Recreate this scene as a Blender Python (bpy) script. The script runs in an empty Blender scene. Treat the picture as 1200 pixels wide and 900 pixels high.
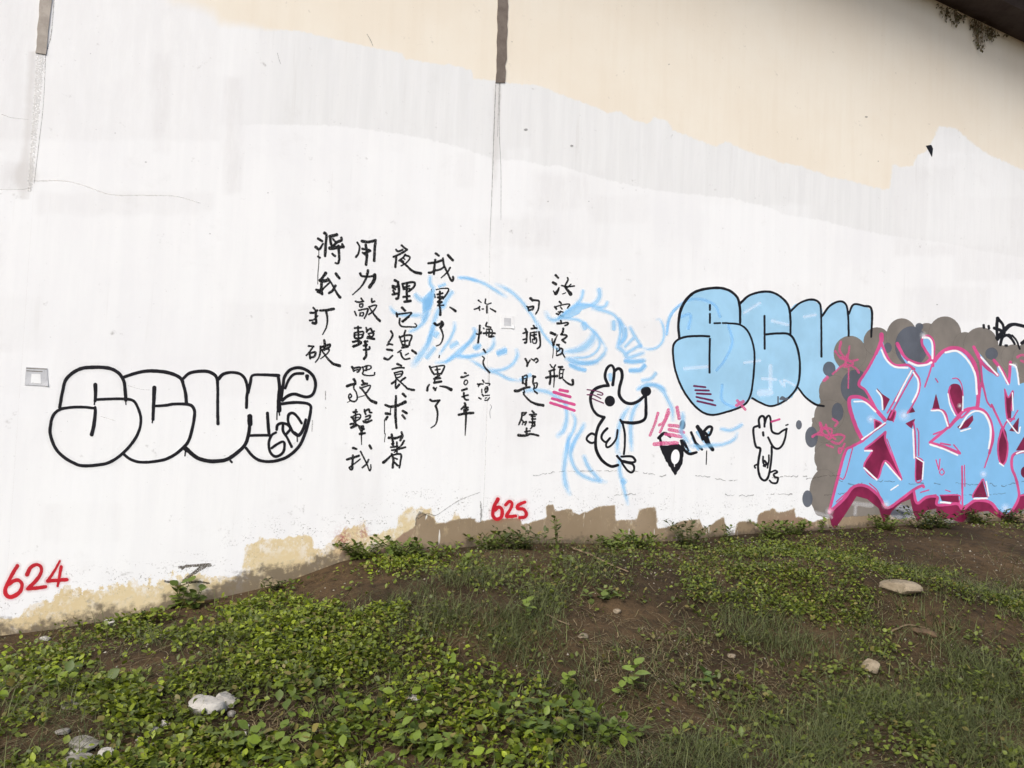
import bpy, bmesh, math, random
import numpy as np
from mathutils import Vector, Matrix
from mathutils.geometry import tessellate_polygon
random.seed(7); rng = np.random.default_rng(11)
R = math.radians
scene = bpy.context.scene
COL = scene.collection

# ------------------------------------------------------------------ camera
PITCH, ROLL, FPX = R(2.5), R(2.4), 933.33
EYE = np.array([0.0, 0.0, 1.6])
fw = np.array([0, math.cos(PITCH), math.sin(PITCH)])
up0 = np.array([0, -math.sin(PITCH), math.cos(PITCH)])
rt0 = np.array([1.0, 0, 0])
RT = rt0*math.cos(ROLL) + up0*math.sin(ROLL)
UP = up0*math.cos(ROLL) - rt0*math.sin(ROLL)
cd = bpy.data.cameras.new('camera'); cam = bpy.data.objects.new('camera', cd); COL.objects.link(cam)
cd.sensor_width = 36; cd.lens = 28; cd.clip_start = 0.05; cd.clip_end = 500
m = Matrix.Identity(4)
for i in range(3):
    m[i][0], m[i][1], m[i][2], m[i][3] = RT[i], UP[i], -fw[i], EYE[i]
cam.matrix_world = m
scene.camera = cam

# ------------------------------------------------------------------ world, sun, exposure
SUN_EL, SUN_AZ = R(42), R(-155)          # azimuth measured from +Y towards +X: behind the camera, to the left
w = bpy.data.worlds.new('World'); scene.world = w; w.use_nodes = True
nt = w.node_tree
sky = nt.nodes.new('ShaderNodeTexSky'); sky.sky_type = 'NISHITA'; sky.sun_disc = False
sky.sun_elevation = SUN_EL; sky.sun_rotation = SUN_AZ
sky.air_density = 1.0; sky.dust_density = 3.0; sky.ozone_density = 1.0
bg = nt.nodes['Background']; bg.inputs['Strength'].default_value = 0.1
nt.links.new(sky.outputs[0], bg.inputs[0])
sd = bpy.data.lights.new('sun', 'SUN'); sun = bpy.data.objects.new('sun', sd); COL.objects.link(sun)
sd.energy = 1.9; sd.angle = R(26); sd.color = (1.0, 0.99, 0.975)
sdir = Vector((math.sin(SUN_AZ)*math.cos(SUN_EL), math.cos(SUN_AZ)*math.cos(SUN_EL), math.sin(SUN_EL)))
sun.rotation_euler = sdir.to_track_quat('Z', 'Y').to_euler()
vs = scene.view_settings; vs.view_transform = 'Standard'; vs.look = 'None'; vs.exposure = 0.88; vs.gamma = 1
scene.cycles.transparent_max_bounces = 24
scene.cycles.max_bounces = 6

# ------------------------------------------------------------------ the wall plane and the ground
PHI = math.atan(0.49)
P0 = np.array([0.0, 6.5, 0.0])
DU = np.array([math.cos(PHI), math.sin(PHI), 0]); NN = np.array([math.sin(PHI), -math.cos(PHI), 0])
def rays(px):
    px = np.asarray(px, float).reshape(-1, 2)
    return fw + np.outer((px[:, 0]-600)/FPX, RT) + np.outer((450-px[:, 1])/FPX, UP)
def wall_uv(px):
    d = rays(px); t = ((P0-EYE) @ NN)/(d @ NN)
    P = EYE + d*t[:, None]
    return np.stack([(P-P0) @ DU, P[:, 2]], 1)
def uv3(uv, off=0.0):
    uv = np.asarray(uv, float).reshape(-1, 2)
    return P0 + np.outer(uv[:, 0], DU) + np.outer(np.broadcast_to(off, len(uv)), NN) + np.outer(uv[:, 1], [0, 0, 1])
def project(P):
    q = np.asarray(P) - EYE
    z = q @ fw; zz = np.where(z > 0.05, z, 0.05)
    return np.stack([600+FPX*(q @ RT)/zz, 450-FPX*(q @ UP)/zz], 1), z
BASE = [(-60,752),(0,745),(60,738),(120,728),(180,715),(260,700),(330,684),(400,658),(440,650),(500,645),(560,640),(620,636),(700,637),
        (790,634),(870,626),(950,622),(1050,616),(1120,612),(1200,610),(1260,608)]
bu = wall_uv(BASE)
def sm(a, b, x):
    t = np.clip((x-a)/(b-a), 0, 1); return t*t*(3-2*t)
def vnoise(x, y, s=0):
    """smooth value noise in [-1,1]"""
    xi = np.floor(x).astype(np.int64); yi = np.floor(y).astype(np.int64); fx = x-xi; fy = y-yi
    fx = fx*fx*(3-2*fx); fy = fy*fy*(3-2*fy)
    def h(a, b):
        n = (a*374761393 + b*668265263 + s*974711) & 0xffffffff
        n = ((n ^ (n >> 13))*1274126177) & 0xffffffff
        return ((n ^ (n >> 16)) & 0xffff)/32767.5 - 1
    return (h(xi, yi)*(1-fx)+h(xi+1, yi)*fx)*(1-fy) + (h(xi, yi+1)*(1-fx)+h(xi+1, yi+1)*fx)*fy
def fbm(x, y, s=0, o=4):
    r = 0; a = 1
    for i in range(o): r = r + a*vnoise(x*2**i, y*2**i, s+i); a *= .5
    return r/1.8
MOUNDS = []
def ground_z(x, y):
    x = np.asarray(x, float); y = np.asarray(y, float)
    dx = x-P0[0]; dy = y-P0[1]
    u = dx*DU[0]+dy*DU[1]; d = dx*NN[0]+dy*NN[1]
    b = np.interp(u, bu[:, 0], bu[:, 1])
    z = b*(1-sm(0.2, 4.4, d))
    fall = sm(0.0, 0.35, d)*(1-sm(9, 14, np.hypot(x, y)))
    z = z + fall*(0.075*fbm(x*0.9, y*0.9, 3, 3)+0.028*fbm(x*3.1, y*3.1, 9, 3)+0.010*fbm(x*11, y*11, 5, 2))
    for (mx, my, r, h) in MOUNDS: z = z + h*np.exp(-((x-mx)**2+(y-my)**2)/(r*r))*fall
    return z
def ground_hit(px):
    d = rays(px); out = []
    for v in d:
        t = np.linspace(1.5, 16, 3000); P = EYE + np.outer(t, v)
        below = P[:, 2] < ground_z(P[:, 0], P[:, 1])
        wall = ((P-P0) @ NN) < 0.02
        k = np.argmax(below | wall) if (below | wall).any() else len(t)-1
        q = P[k].copy(); q[2] = ground_z(q[0], q[1]); out.append(q)
    return np.array(out)
_m = ground_hit([(930,690),(1010,700),(1100,705),(620,740),(170,790),(520,690)])
MOUNDS = [(a[0], a[1], r, h) for a, (r, h) in zip(_m, [(.55,.09),(.6,.10),(.6,.08),(.5,.05),(.7,.05),(.4,.05)])]

# ------------------------------------------------------------------ materials
def newmat(name):
    m = bpy.data.materials.new(name); m.use_nodes = True
    t = m.node_tree; t.nodes.clear()
    o = t.nodes.new('ShaderNodeOutputMaterial')
    return m, t, o
class G:
    """tiny node-graph helper"""
    def __init__(s, t): s.t = t
    def n(s, k, **kw):
        nd = s.t.nodes.new(k)
        for a, b in kw.items(): setattr(nd, a, b)
        return nd
    def set(s, sock, v):
        if hasattr(v, 'is_linked') or hasattr(v, 'links'): s.t.links.new(v, sock)
        else: sock.default_value = v
    def math(s, op, a, b=0.0, c=None):
        nd = s.n('ShaderNodeMath', operation=op); s.set(nd.inputs[0], a); s.set(nd.inputs[1], b)
        if c is not None: s.set(nd.inputs[2], c)
        return nd.outputs[0]
    def noise(s, vec, scale, detail=4, rough=.55):
        nd = s.n('ShaderNodeTexNoise'); s.t.links.new(vec, nd.inputs['Vector'])
        nd.inputs['Scale'].default_value = scale; nd.inputs['Detail'].default_value = detail; nd.inputs['Roughness'].default_value = rough
        return nd.outputs['Fac']
    def ramp(s, v, a, b, lo=0.0, hi=1.0):
        nd = s.n('ShaderNodeMapRange', interpolation_type='SMOOTHSTEP'); s.set(nd.inputs[0], v)
        for i, q in ((1, a), (2, b), (3, lo), (4, hi)): s.set(nd.inputs[i], q)
        return nd.outputs[0]
    def mix(s, f, a, b, mode='MIX'):
        nd = s.n('ShaderNodeMix', data_type='RGBA', blend_type=mode); s.set(nd.inputs[0], f)
        for i, q in ((6, a), (7, b)):
            if isinstance(q, tuple): nd.inputs[i].default_value = q+(1,) if len(q) == 3 else q
            else: s.t.links.new(q, nd.inputs[i])
        return nd.outputs[2]
    def attr(s, name): return s.n('ShaderNodeAttribute', attribute_name=name)
    def scalev(s, vec, v):
        nd = s.n('ShaderNodeVectorMath', operation='MULTIPLY'); s.t.links.new(vec, nd.inputs[0]); nd.inputs[1].default_value = v
        return nd.outputs[0]
    def bump(s, h, strength, dist):
        nd = s.n('ShaderNodeBump'); s.t.links.new(h, nd.inputs['Height']); nd.inputs['Strength'].default_value = strength; nd.inputs['Distance'].default_value = dist
        return nd.outputs[0]
    def bsdf(s, col, rough=.8, normal=None, spec=.3):
        nd = s.n('ShaderNodeBsdfPrincipled')
        if isinstance(col, tuple): nd.inputs['Base Color'].default_value = col+(1,)
        else: s.t.links.new(col, nd.inputs['Base Color'])
        s.set(nd.inputs['Roughness'], rough); nd.inputs['Specular IOR Level'].default_value = spec
        if normal is not None: s.t.links.new(normal, nd.inputs['Normal'])
        return nd.outputs[0]
def rockmat(name, c1, c2, scale=8, bump=.5, dist=.02, speck=None):
    m, t, o = newmat(name); g = G(t); P = g.n('ShaderNodeTexCoord').outputs['Object']
    n1 = g.noise(P, scale, 6, .65); n2 = g.noise(P, scale*7, 4, .6)
    c = g.mix(g.ramp(n1, .35, .65), c1, c2)
    c = g.mix(g.ramp(n2, .55, .75, 0, .45), c, tuple(x*.45 for x in c1))
    if speck: c = g.mix(g.ramp(g.noise(P, scale*12, 2, .5), .58, .66), c, speck)
    h = g.math('ADD', n1, g.math('MULTIPLY', n2, .4))
    t.links.new(g.bsdf(c, .9, g.bump(h, bump, dist), .2), o.inputs[0]); return m
def paintmat(name, col, edge=.35, amp=1.0, dry=0.0, var=.1, soft=False, scale=90, spec=.35, rough=.55, lo=.35):
    """paint film: vertex attribute 'a' is coverage (1 in the middle of a stroke, 0 outside its feathered rim)"""
    m, t, o = newmat(name); g = G(t); tc = g.n('ShaderNodeTexCoord').outputs['Object']
    a = g.attr('a').outputs['Fac']
    n = g.noise(tc, scale, 3, .6)
    if soft:
        al = g.math('MULTIPLY', g.math('ADD', a, g.math('MULTIPLY', g.math('SUBTRACT', n, .5), .22)), amp); al.node.use_clamp = True
        al = g.math('MULTIPLY', al, g.ramp(a, 0, .12))
    else:
        al = g.ramp(g.math('ADD', a, g.math('MULTIPLY', g.math('SUBTRACT', n, .5), edge*2)), lo, lo+.3, 0, amp)
    if dry > 0:
        st = g.noise(g.scalev(tc, (1, 1, 1)), scale*2.2, 3, .7)
        al = g.math('MULTIPLY', al, g.ramp(st, .35+dry*.2, .41+dry*.2, .15, 1))
    big = g.noise(tc, 3.0, 4, .6)
    c = g.mix(g.ramp(big, .3, .7), tuple(x*(1-var) for x in col), tuple(min(1, x*(1+var)) for x in col))
    sh = g.bsdf(c, rough, None, spec)
    # a thin film is crossed twice, by the light going in and by the light coming back: so each single crossing takes less than the full coverage
    trn = g.n('ShaderNodeBsdfTransparent'); tr = trn.outputs[0]
    k = g.math('POWER', g.math('MAXIMUM', g.math('SUBTRACT', 1.0, al), .004), -.28)
    cc = g.n('ShaderNodeCombineColor')
    for i in range(3): t.links.new(k, cc.inputs[i])
    t.links.new(cc.outputs[0], trn.inputs[0])
    mx = g.n('ShaderNodeMixShader'); t.links.new(al, mx.inputs[0]); t.links.new(tr, mx.inputs[1]); t.links.new(sh, mx.inputs[2])
    t.links.new(mx.outputs[0], o.inputs[0]); return m
def foliagemat(name, spec=.35, trans=.3):
    m, t, o = newmat(name); g = G(t); c = g.attr('col').outputs['Color']
    tc = g.n('ShaderNodeTexCoord').outputs['Object']
    c2 = g.mix(g.ramp(g.noise(tc, 60, 3), .3, .7, .0, .3), c, (.10, .11, .02))
    b = g.bsdf(c2, .5, None, spec)
    tl = g.n('ShaderNodeBsdfTranslucent'); t.links.new(c2, tl.inputs[0])
    mx = g.n('ShaderNodeMixShader'); mx.inputs[0].default_value = trans
    t.links.new(b, mx.inputs[1]); t.links.new(tl.outputs[0], mx.inputs[2]); t.links.new(mx.outputs[0], o.inputs[0]); return m

def wallmat():
    m, t, o = newmat('painted_concrete'); g = G(t)
    uv = g.n('ShaderNodeUVMap', uv_map='UVMap').outputs[0]
    at = lambda k: g.attr(k).outputs['Fac']
    streak = g.noise(g.scalev(uv, (5, .35, 1)), 2.2, 6, .6)       # roller and rain marks, long in height
    cloud = g.noise(uv, .9, 5, .6); fine = g.noise(uv, 26, 5, .6); grit = g.noise(uv, 140, 3, .6)
    rag = g.math('ADD', g.math('SUBTRACT', g.noise(g.scalev(uv, (1.0, .55, 1)), 20, 5, .65), .5), g.math('MULTIPLY', g.math('SUBTRACT', grit, .5), .35))
    c = g.mix(g.ramp(streak, .38, .62), (.805, .80, .792), (.828, .823, .812))
    c = g.mix(g.ramp(cloud, .45, .68, 0, .45), c, (.755, .745, .75))
    # warm undercoat: cream paint that the white never reached
    cream = g.mix(g.ramp(cloud, .35, .7), (.775, .695, .575), (.80, .735, .625))
    cream = g.mix(g.ramp(streak, .45, .7, 0, .25), cream, (.73, .64, .51))
    gm = g.ramp(g.math('ADD', at('sd_grey'), g.math('MULTIPLY', rag, 9)), -1, 1.5)
    greyc = g.mix(g.ramp(streak, .35, .65), (.715, .71, .697), (.745, .74, .725))
    gm = g.math('MULTIPLY', gm, g.ramp(g.noise(g.scalev(uv, (6, .4, 1)), 2.6, 6, .7), .3, .6, .6, 1))
    c = g.mix(g.math('MULTIPLY', gm, at('grey_k')), c, greyc)
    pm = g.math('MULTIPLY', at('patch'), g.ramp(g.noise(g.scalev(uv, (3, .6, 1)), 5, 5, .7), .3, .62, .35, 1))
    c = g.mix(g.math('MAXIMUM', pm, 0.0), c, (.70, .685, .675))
    c = g.mix(g.math('MAXIMUM', g.math('MULTIPLY', pm, -1), 0.0), c, (.85, .85, .845))
    run = g.math('MULTIPLY', g.ramp(g.noise(g.scalev(uv, (1, .05, 1)), 16, 3, .6), .60, .74), g.ramp(g.noise(uv, .7, 3, .6), .48, .65))
    c = g.mix(g.math('MULTIPLY', run, .28), c, (.56, .54, .51))
    smut = g.math('MULTIPLY', g.ramp(g.noise(uv, 2.3, 7, .72), .56, .75), .22)
    c = g.mix(smut, c, (.60, .58, .56))
    bm = g.ramp(g.math('ADD', at('sd_beige'), g.math('MULTIPLY', rag, 7)), g.math('MULTIPLY', at('beige_w'), -1), at('beige_w'))
    c = g.mix(bm, c, cream)
    # bottom coats
    tanc = g.mix(g.ramp(cloud, .35, .65), (.58, .44, .235), (.66, .54, .33))
    tanc = g.mix(g.ramp(fine, .5, .72, 0, .5), tanc, (.72, .64, .45))
    tm = g.ramp(g.math('ADD', at('sd_tan'), g.math('MULTIPLY', rag, at('tan_r'))), -1, 1.2)
    blot = g.ramp(g.noise(g.scalev(uv, (1, .7, 1)), 11, 6, .75), .47, .60)
    tm = g.math('MULTIPLY', tm, g.math('SUBTRACT', 1.0, g.math('MULTIPLY', g.math('MULTIPLY', blot, g.ramp(at('sd_tan'), 30, 3)), .6)))
    c = g.mix(tm, c, tanc)
    brc = g.mix(g.ramp(cloud, .4, .65), (.25, .185, .115), (.305, .23, .15))
    brc = g.mix(g.ramp(g.noise(uv, .5, 2), .52, .6, 0, .6), brc, (.30, .175, .125))
    br = g.ramp(g.math('ADD', at('sd_brown'), g.math('MULTIPLY', rag, 5)), -1, 1)
    br = g.math('MULTIPLY', br, g.math('SUBTRACT', 1.0, g.math('MULTIPLY', g.math('MULTIPLY', g.ramp(g.noise(g.scalev(uv, (1, .4, 1)), 16, 6, .75), .54, .66), g.ramp(at('sd_brown'), 18, 2)), .55)))
    c = g.mix(br, c, brc)
    # white drips and flecks over the brown
    drip = g.ramp(g.noise(g.scalev(uv, (1, .16, 1)), 24, 2, .5), .67, .70)
    c = g.mix(g.math('MULTIPLY', g.math('MULTIPLY', drip, br), g.ramp(at('sd_brown'), 34, 4)), c, (.78, .76, .70))
    # mould specks near the foot, black pock marks elsewhere
    sp = g.ramp(g.noise(uv, 60, 3, .75), .56, .63)
    sp2 = g.ramp(g.noise(g.scalev(uv, (1, 1.6, 1)), 9, 3, .6), .45, .6)
    c = g.mix(g.math('MULTIPLY', g.math('MULTIPLY', sp, sp2), at('mould')), c, (.16, .14, .12))
    pock = g.math('MULTIPLY', g.ramp(g.noise(g.scalev(uv, (1, 2.2, 1)), 34, 2, .5), .735, .765), .75)
    c = g.mix(g.math('MULTIPLY', pock, at('pock')), c, (.14, .13, .13))
    dm = g.ramp(g.math('ADD', at('soil'), g.math('ADD', g.math('MULTIPLY', g.math('SUBTRACT', fine, .5), 1.6), g.math('MULTIPLY', g.math('SUBTRACT', g.noise(uv, 5, 4, .6), .5), 1.8))), .35, 1.0)
    c = g.mix(g.math('MULTIPLY', dm, .85), c, (.11, .085, .06))
    stain = g.math('MULTIPLY', g.ramp(g.math('ADD', at('stain'), g.math('MULTIPLY', rag, .5)), .3, .9), .5)
    c = g.mix(stain, c, (.55, .52, .49))
    c = g.mix(g.math('MULTIPLY', at('red'), g.ramp(g.noise(uv, 40, 3, .7), .42, .58)), c, (.33, .10, .10))
    h = g.math('ADD', g.math('MULTIPLY', streak, .5), g.math('ADD', g.math('MULTIPLY', fine, .5), g.math('MULTIPLY', grit, .25)))
    t.links.new(g.bsdf(c, .75, g.bump(h, .5, .005), .25), o.inputs[0]); return m
M = {}
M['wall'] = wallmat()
M['ink'] = paintmat('brush_ink', (.010, .0095, .010), .20, 1.0, dry=.10, var=.2, scale=120, lo=.12, spec=.15)
M['ink_faint'] = paintmat('ink_run', (.05, .05, .05), .3, .75, scale=120)
M['black'] = paintmat('black_spray', (.011, .010, .013), .16, 1, var=.3, lo=.2, spec=.2)
M['wash'] = paintmat('blue_spray_mist', (.25, .53, .79), amp=.68, soft=True, var=.05, scale=40)
M['skyblue'] = paintmat('light_blue_roller', (.34, .585, .775), .3, .97, var=.07, scale=60)
M['bluefill'] = paintmat('mural_blue', (.215, .475, .75), .15, 1, var=.04)
M['pink'] = paintmat('pink_spray', (.60, .075, .235), .25, .97, var=.16)
M['pinksoft'] = paintmat('pink_dry_spray', (.66, .10, .26), .35, .85, dry=.25, var=.1)
M['maroon'] = paintmat('maroon_spray', (.20, .012, .055), .2, 1, var=.35)
M['purple'] = paintmat('purple_marker', (.13, .012, .07), .2, .98)
M['white'] = paintmat('white_highlight', (.86, .85, .86), .2, 1, var=.02)
M['glow'] = paintmat('white_mist', (.86, .86, .88), amp=.75, soft=True, var=.02)
M['taupe'] = paintmat('taupe_spray', (.20, .175, .15), .25, 1, var=.14)
M['slate'] = paintmat('slate_spray', (.105, .115, .14), .35, .9, var=.15)
M['red'] = paintmat('red_stencil_paint', (.52, .010, .022), .25, .97, var=.15)
M['redmist'] = paintmat('red_overspray', (.55, .02, .03), amp=.35, soft=True)
M['mist'] = paintmat('black_overspray', (.12, .12, .11), amp=.35, soft=True)
M['darkbrown'] = paintmat('brown_brush', (.07, .055, .035), .4, .95, dry=.35)
M['crack'] = paintmat('crack_dark', (.09, .08, .07), .5, .8, dry=.55, scale=150)
M['crackfaint'] = paintmat('crack_faint', (.42, .38, .34), .5, .5, dry=.5, scale=150)
M['swirl'] = paintmat('swirl_blue', (.24, .50, .77), amp=.6, soft=True)
M['tape'] = rockmat('joint_filler', (.155, .125, .105), (.20, .165, .14), 14, .4, .01)
M['tape2'] = rockmat('weathered_filler', (.44, .39, .34), (.33, .29, .25), 10, .4, .01)
M['tape3'] = paintmat('painted_filler', (.58, .565, .54), .6, .6, dry=.25)
M['paper'] = rockmat('laminated_paper', (.50, .50, .515), (.60, .60, .61), 14, .1, .002)
M['paperwhite'] = rockmat('white_paper', (.80, .79, .78), (.83, .83, .82), 12, .1, .002)
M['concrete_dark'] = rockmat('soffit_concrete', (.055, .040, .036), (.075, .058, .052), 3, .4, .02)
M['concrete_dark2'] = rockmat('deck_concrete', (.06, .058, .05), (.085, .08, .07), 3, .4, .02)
M['pale_rock'] = rockmat('pale_limestone', (.30, .28, .25), (.42, .395, .355), 7, .6, .02)
M['grey_rock'] = rockmat('grey_rubble', (.17, .155, .13), (.28, .26, .225), 12, .7, .02)
M['tan_rock'] = rockmat('tan_sandstone', (.17, .135, .09), (.27, .22, .155), 9, .6, .02)
M['speck_rock'] = rockmat('pebbled_concrete', (.11, .10, .08), (.17, .155, .12), 12, .8, .02, (.36, .34, .28))
M['clod'] = rockmat('soil_clod_earth', (.09, .058, .035), (.13, .085, .05), 14, .7, .02)
M['leaf'] = foliagemat('leaf'); M['grass'] = foliagemat('grass_blade', .2, .25); M['straw'] = foliagemat('dry_straw', .2, .1)
def soilmat():
    m, t, o = newmat('soil'); g = G(t); P = g.n('ShaderNodeTexCoord').outputs['Object']
    n1 = g.noise(P, 1.1, 6, .6); n2 = g.noise(P, 14, 6, .7); n3 = g.noise(P, 70, 4, .7)
    c = g.mix(g.ramp(n1, .35, .65), (.040, .027, .015), (.092, .059, .031))
    c = g.mix(g.ramp(n2, .4, .7, 0, .7), c, (.025, .018, .012))
    c = g.mix(g.ramp(n3, .6, .75, 0, .6), c, (.115, .085, .055))
    h = g.math('ADD', n2, g.math('MULTIPLY', n3, .5))
    t.links.new(g.bsdf(c, .95, g.bump(h, .9, .03), .1), o.inputs[0]); return m
M['soil'] = soilmat()

# ------------------------------------------------------------------ object helpers
def obj(name, me, parent=None):
    o = bpy.data.objects.new(name, me); COL.objects.link(o)
    if parent is not None: o.parent = parent
    return o
def tag(o, label=None, cat=None, group=None, kind=None):
    if label: o['label'] = label
    if cat: o['category'] = cat
    if group: o['group'] = group
    if kind: o['kind'] = kind
    return o
def mesh(name, V, F, mat, smooth=False):
    me = bpy.data.meshes.new(name); me.from_pydata([tuple(map(float, v)) for v in V], [], F)
    me.materials.append(mat)
    if smooth: me.polygons.foreach_set('use_smooth', [True]*len(me.polygons))
    me.update(); return me
def fattr(me, name, vals):
    a = me.attributes.new(name, 'FLOAT', 'POINT'); a.data.foreach_set('value', np.asarray(vals, np.float32))
def quadmesh(name, V, F, mat, smooth=True):
    """fast mesh from numpy arrays; F is (n,4) or (n,3)"""
    me = bpy.data.meshes.new(name); V = np.asarray(V, np.float32); F = np.asarray(F, np.int32); k = F.shape[1]
    me.vertices.add(len(V)); me.vertices.foreach_set('co', V.ravel())
    me.loops.add(F.size); me.loops.foreach_set('vertex_index', F.ravel())
    me.polygons.add(len(F)); me.polygons.foreach_set('loop_start', np.arange(0, F.size, k, dtype=np.int32))
    if smooth: me.polygons.foreach_set('use_smooth', np.ones(len(F), bool))
    me.materials.append(mat); me.update(calc_edges=True); me.validate(); return me
def catmull(P, closed=False, step=1.2):
    P = np.asarray(P, float); n = len(P)
    if n == 2 and not closed:
        k = max(2, int(np.linalg.norm(P[1, :2]-P[0, :2])/step)); return P[0]+(P[1]-P[0])*np.linspace(0, 1, k+1)[:, None]
    out = []; segs = n if closed else n-1
    for i in range(segs):
        p1, p2 = P[i % n], P[(i+1) % n]
        p0 = P[(i-1) % n] if closed or i > 0 else 2*p1-p2
        p3 = P[(i+2) % n] if closed or i+2 < n else 2*p2-p1
        k = max(1, int(np.linalg.norm(p2[:2]-p1[:2])/step)); t = np.arange(k)[:, None]/k
        out.append(.5*((2*p1)+(p2-p0)*t+(2*p0-5*p1+4*p2-p3)*t**2+(3*p1-p0-3*p2+p3)*t**3))
    if not closed: out.append(P[-1:])
    return np.concatenate(out)

class Decal:
    """a film of paint on the wall: strokes and filled shapes, 1/10 mm steps between strokes"""
    def __init__(s, layer): s.V = []; s.F = []; s.A = []; s.O = []; s.layer = layer; s.k = 0; s.marks = set()
    def put(s, px, off, a):
        s.marks.add((s.k, len(s.V), len(s.F)));
        b = len(s.V); s.V += [tuple(p) for p in px]; s.O += list(np.broadcast_to(off, len(px))); s.A += list(a); return b
    def stroke(s, pts, w, f=.7, amp=1.0, jit=0.0, smooth=True, caps=True, step=1.2, core=None, fade=0):
        """pts in photo pixels, w = width(s) in pixels, f = feather in pixels"""
        pts = np.asarray(pts, float)
        ws = np.interp(np.linspace(0, 1, len(pts)), np.linspace(0, 1, len(w)), w) if len(w) > 1 else np.full(len(pts), w[0])
        P = np.column_stack([pts, ws])
        C = catmull(P, step=min(step, max(.5, ws.min()*.45))) if smooth else P
        xy = C[:, :2]; wd = np.maximum(C[:, 2], .15)
        d = np.gradient(xy, axis=0); L = np.linalg.norm(d, axis=1); L[L == 0] = 1; T = d/L[:, None]
        if caps:                                        # rounded ends
            for end, sg in ((0, -1), (-1, 1)):
                r = wd[end]/2; th = np.linspace(0, math.pi/2, 5)[1:]
                ex = xy[end]+np.outer(np.sin(th)*r*sg, T[end]); ew = np.maximum(2*r*np.cos(th), .05)
                tt = np.repeat(T[end][None], 4, 0)
                if end == 0: xy = np.r_[ex[::-1], xy]; wd = np.r_[ew[::-1], wd]; T = np.r_[tt, T]
                else: xy = np.r_[xy, ex]; wd = np.r_[wd, ew]; T = np.r_[T, tt]
        N = np.column_stack([-T[:, 1], T[:, 0]])
        n = len(xy)
        if jit:
            q = np.arange(n); wl = wd*(1+jit*vnoise(q*.35, q*0+s.k*7.1, 1)); wr = wd*(1+jit*vnoise(q*.35, q*0+s.k*3.3+50, 2))
        else: wl = wr = wd
        off = s.layer + s.k*.00012 + np.linspace(0, .00008, n); s.k += 1
        fi = np.minimum(f, wd*.45)
        rows = [xy+N*(wl/2+f*.5)[:, None], xy+N*(np.maximum(wl/2-fi*.5, .02))[:, None], xy-N*(np.maximum(wr/2-fi*.5, .02))[:, None], xy-N*(wr/2+f*.5)[:, None]]
        if core is not None:
            rows[1] = xy+N*(wl*core/2)[:, None]; rows[2] = xy-N*(wr*core/2)[:, None]
        q_ = np.linspace(0, 1, n); am = amp*(np.clip(np.minimum(q_, 1-q_)/fade, .12, 1) if fade else np.ones(n))
        al = [np.zeros(n), am, am, np.zeros(n)]
        b = [s.put(r, off, a) for r, a in zip(rows, al)]
        for j in range(3):
            for i in range(n-1): s.F.append((b[j]+i, b[j]+i+1, b[j+1]+i+1, b[j+1]+i))
        return s
    def fill(s, pts, f=1.0, amp=1.0, smooth=False, rough=0.0, step=2.0):
        P = np.asarray(pts, float)
        if smooth: P = catmull(P, True, step)
        else:
            Q = []
            for a, c in zip(P, np.roll(P, -1, 0)):
                k = max(1, int(np.linalg.norm(c-a)/step)); Q += [a+(c-a)*i/k for i in range(k)]
            P = np.array(Q)
        if rough: P = P+rng.normal(0, rough, P.shape)
        ar = .5*np.sum(P[:, 0]*np.roll(P[:, 1], -1)-np.roll(P[:, 0], -1)*P[:, 1])
        if ar < 0: P = P[::-1]
        T = np.roll(P, -1, 0)-np.roll(P, 1, 0); L = np.linalg.norm(T, axis=1); L[L == 0] = 1
        N = np.column_stack([T[:, 1], -T[:, 0]])/L[:, None]
        off = s.layer+s.k*.00012; s.k += 1; n = len(P)
        b = s.put(P, off, np.full(n, amp)); c = s.put(P+N*f, off, np.zeros(n))
        for tr in tessellate_polygon([[Vector((p[0], p[1], 0)) for p in P]]): s.F.append(tuple(b+i for i in tr))
        for i in range(n): j = (i+1) % n; s.F.append((b+i, b+j, c+j, c+i))
        return s
    def ell(s, cx, cy, rx, ry=None, f=1.0, amp=1.0, rot=0.0):
        ry = ry or rx; th = np.linspace(0, 2*math.pi, 40, endpoint=False)
        x = rx*np.cos(th); y = ry*np.sin(th)
        return s.fill(np.column_stack([cx+x*math.cos(rot)-y*math.sin(rot), cy+x*math.sin(rot)+y*math.cos(rot)]), f, amp)
    def blob(s, cx, cy, r, ry=None, amp=1.0):
        """soft round mist: opaque centre, feathered rim"""
        ry = ry or r; n = 24; th = np.linspace(0, 2*math.pi, n, endpoint=False); off = s.layer+s.k*.00012; s.k += 1
        rings = []
        for q, a in ((.12, .75), (.35, .42), (.65, .16), (1, 0)):
            rings.append(s.put(np.column_stack([cx+r*q*np.cos(th), cy+ry*q*np.sin(th)]), off, np.full(n, a*amp)))
        s.F.append(tuple(rings[0]+i for i in range(n)))
        for p, q in zip(rings, rings[1:]):
            for i in range(n): j = (i+1) % n; s.F.append((p+i, p+j, q+j, q+i))
        return s
    def build(s, name, mat, parent, label=None):
        V = uv3(wall_uv(s.V), np.array(s.O)*.1+.0002); me = mesh(name, V, s.F, mat); fattr(me, 'a', s.A)
        # paint faces look out from the wall
        if me.polygons and np.dot(np.array(me.polygons[0].normal), NN) < 0: me.flip_normals()
        return tag(obj(name, me, parent), label)
def parse(txt, fr):
    """'w; x,y x,y ...' lines; w may be a profile a>b>c; fr = (ox, oy, scale)"""
    ox, oy, sc = fr
    for ln in txt.replace('|', '\n').strip().split('\n'):
        ln = ln.strip()
        if not ln: continue
        ws, ps = ln.split(';')
        yield [(ox+float(a)*sc, oy+float(b)*sc) for a, b in (p.split(',') for p in ps.split())], [float(x)*sc for x in ws.split('>')]
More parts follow.
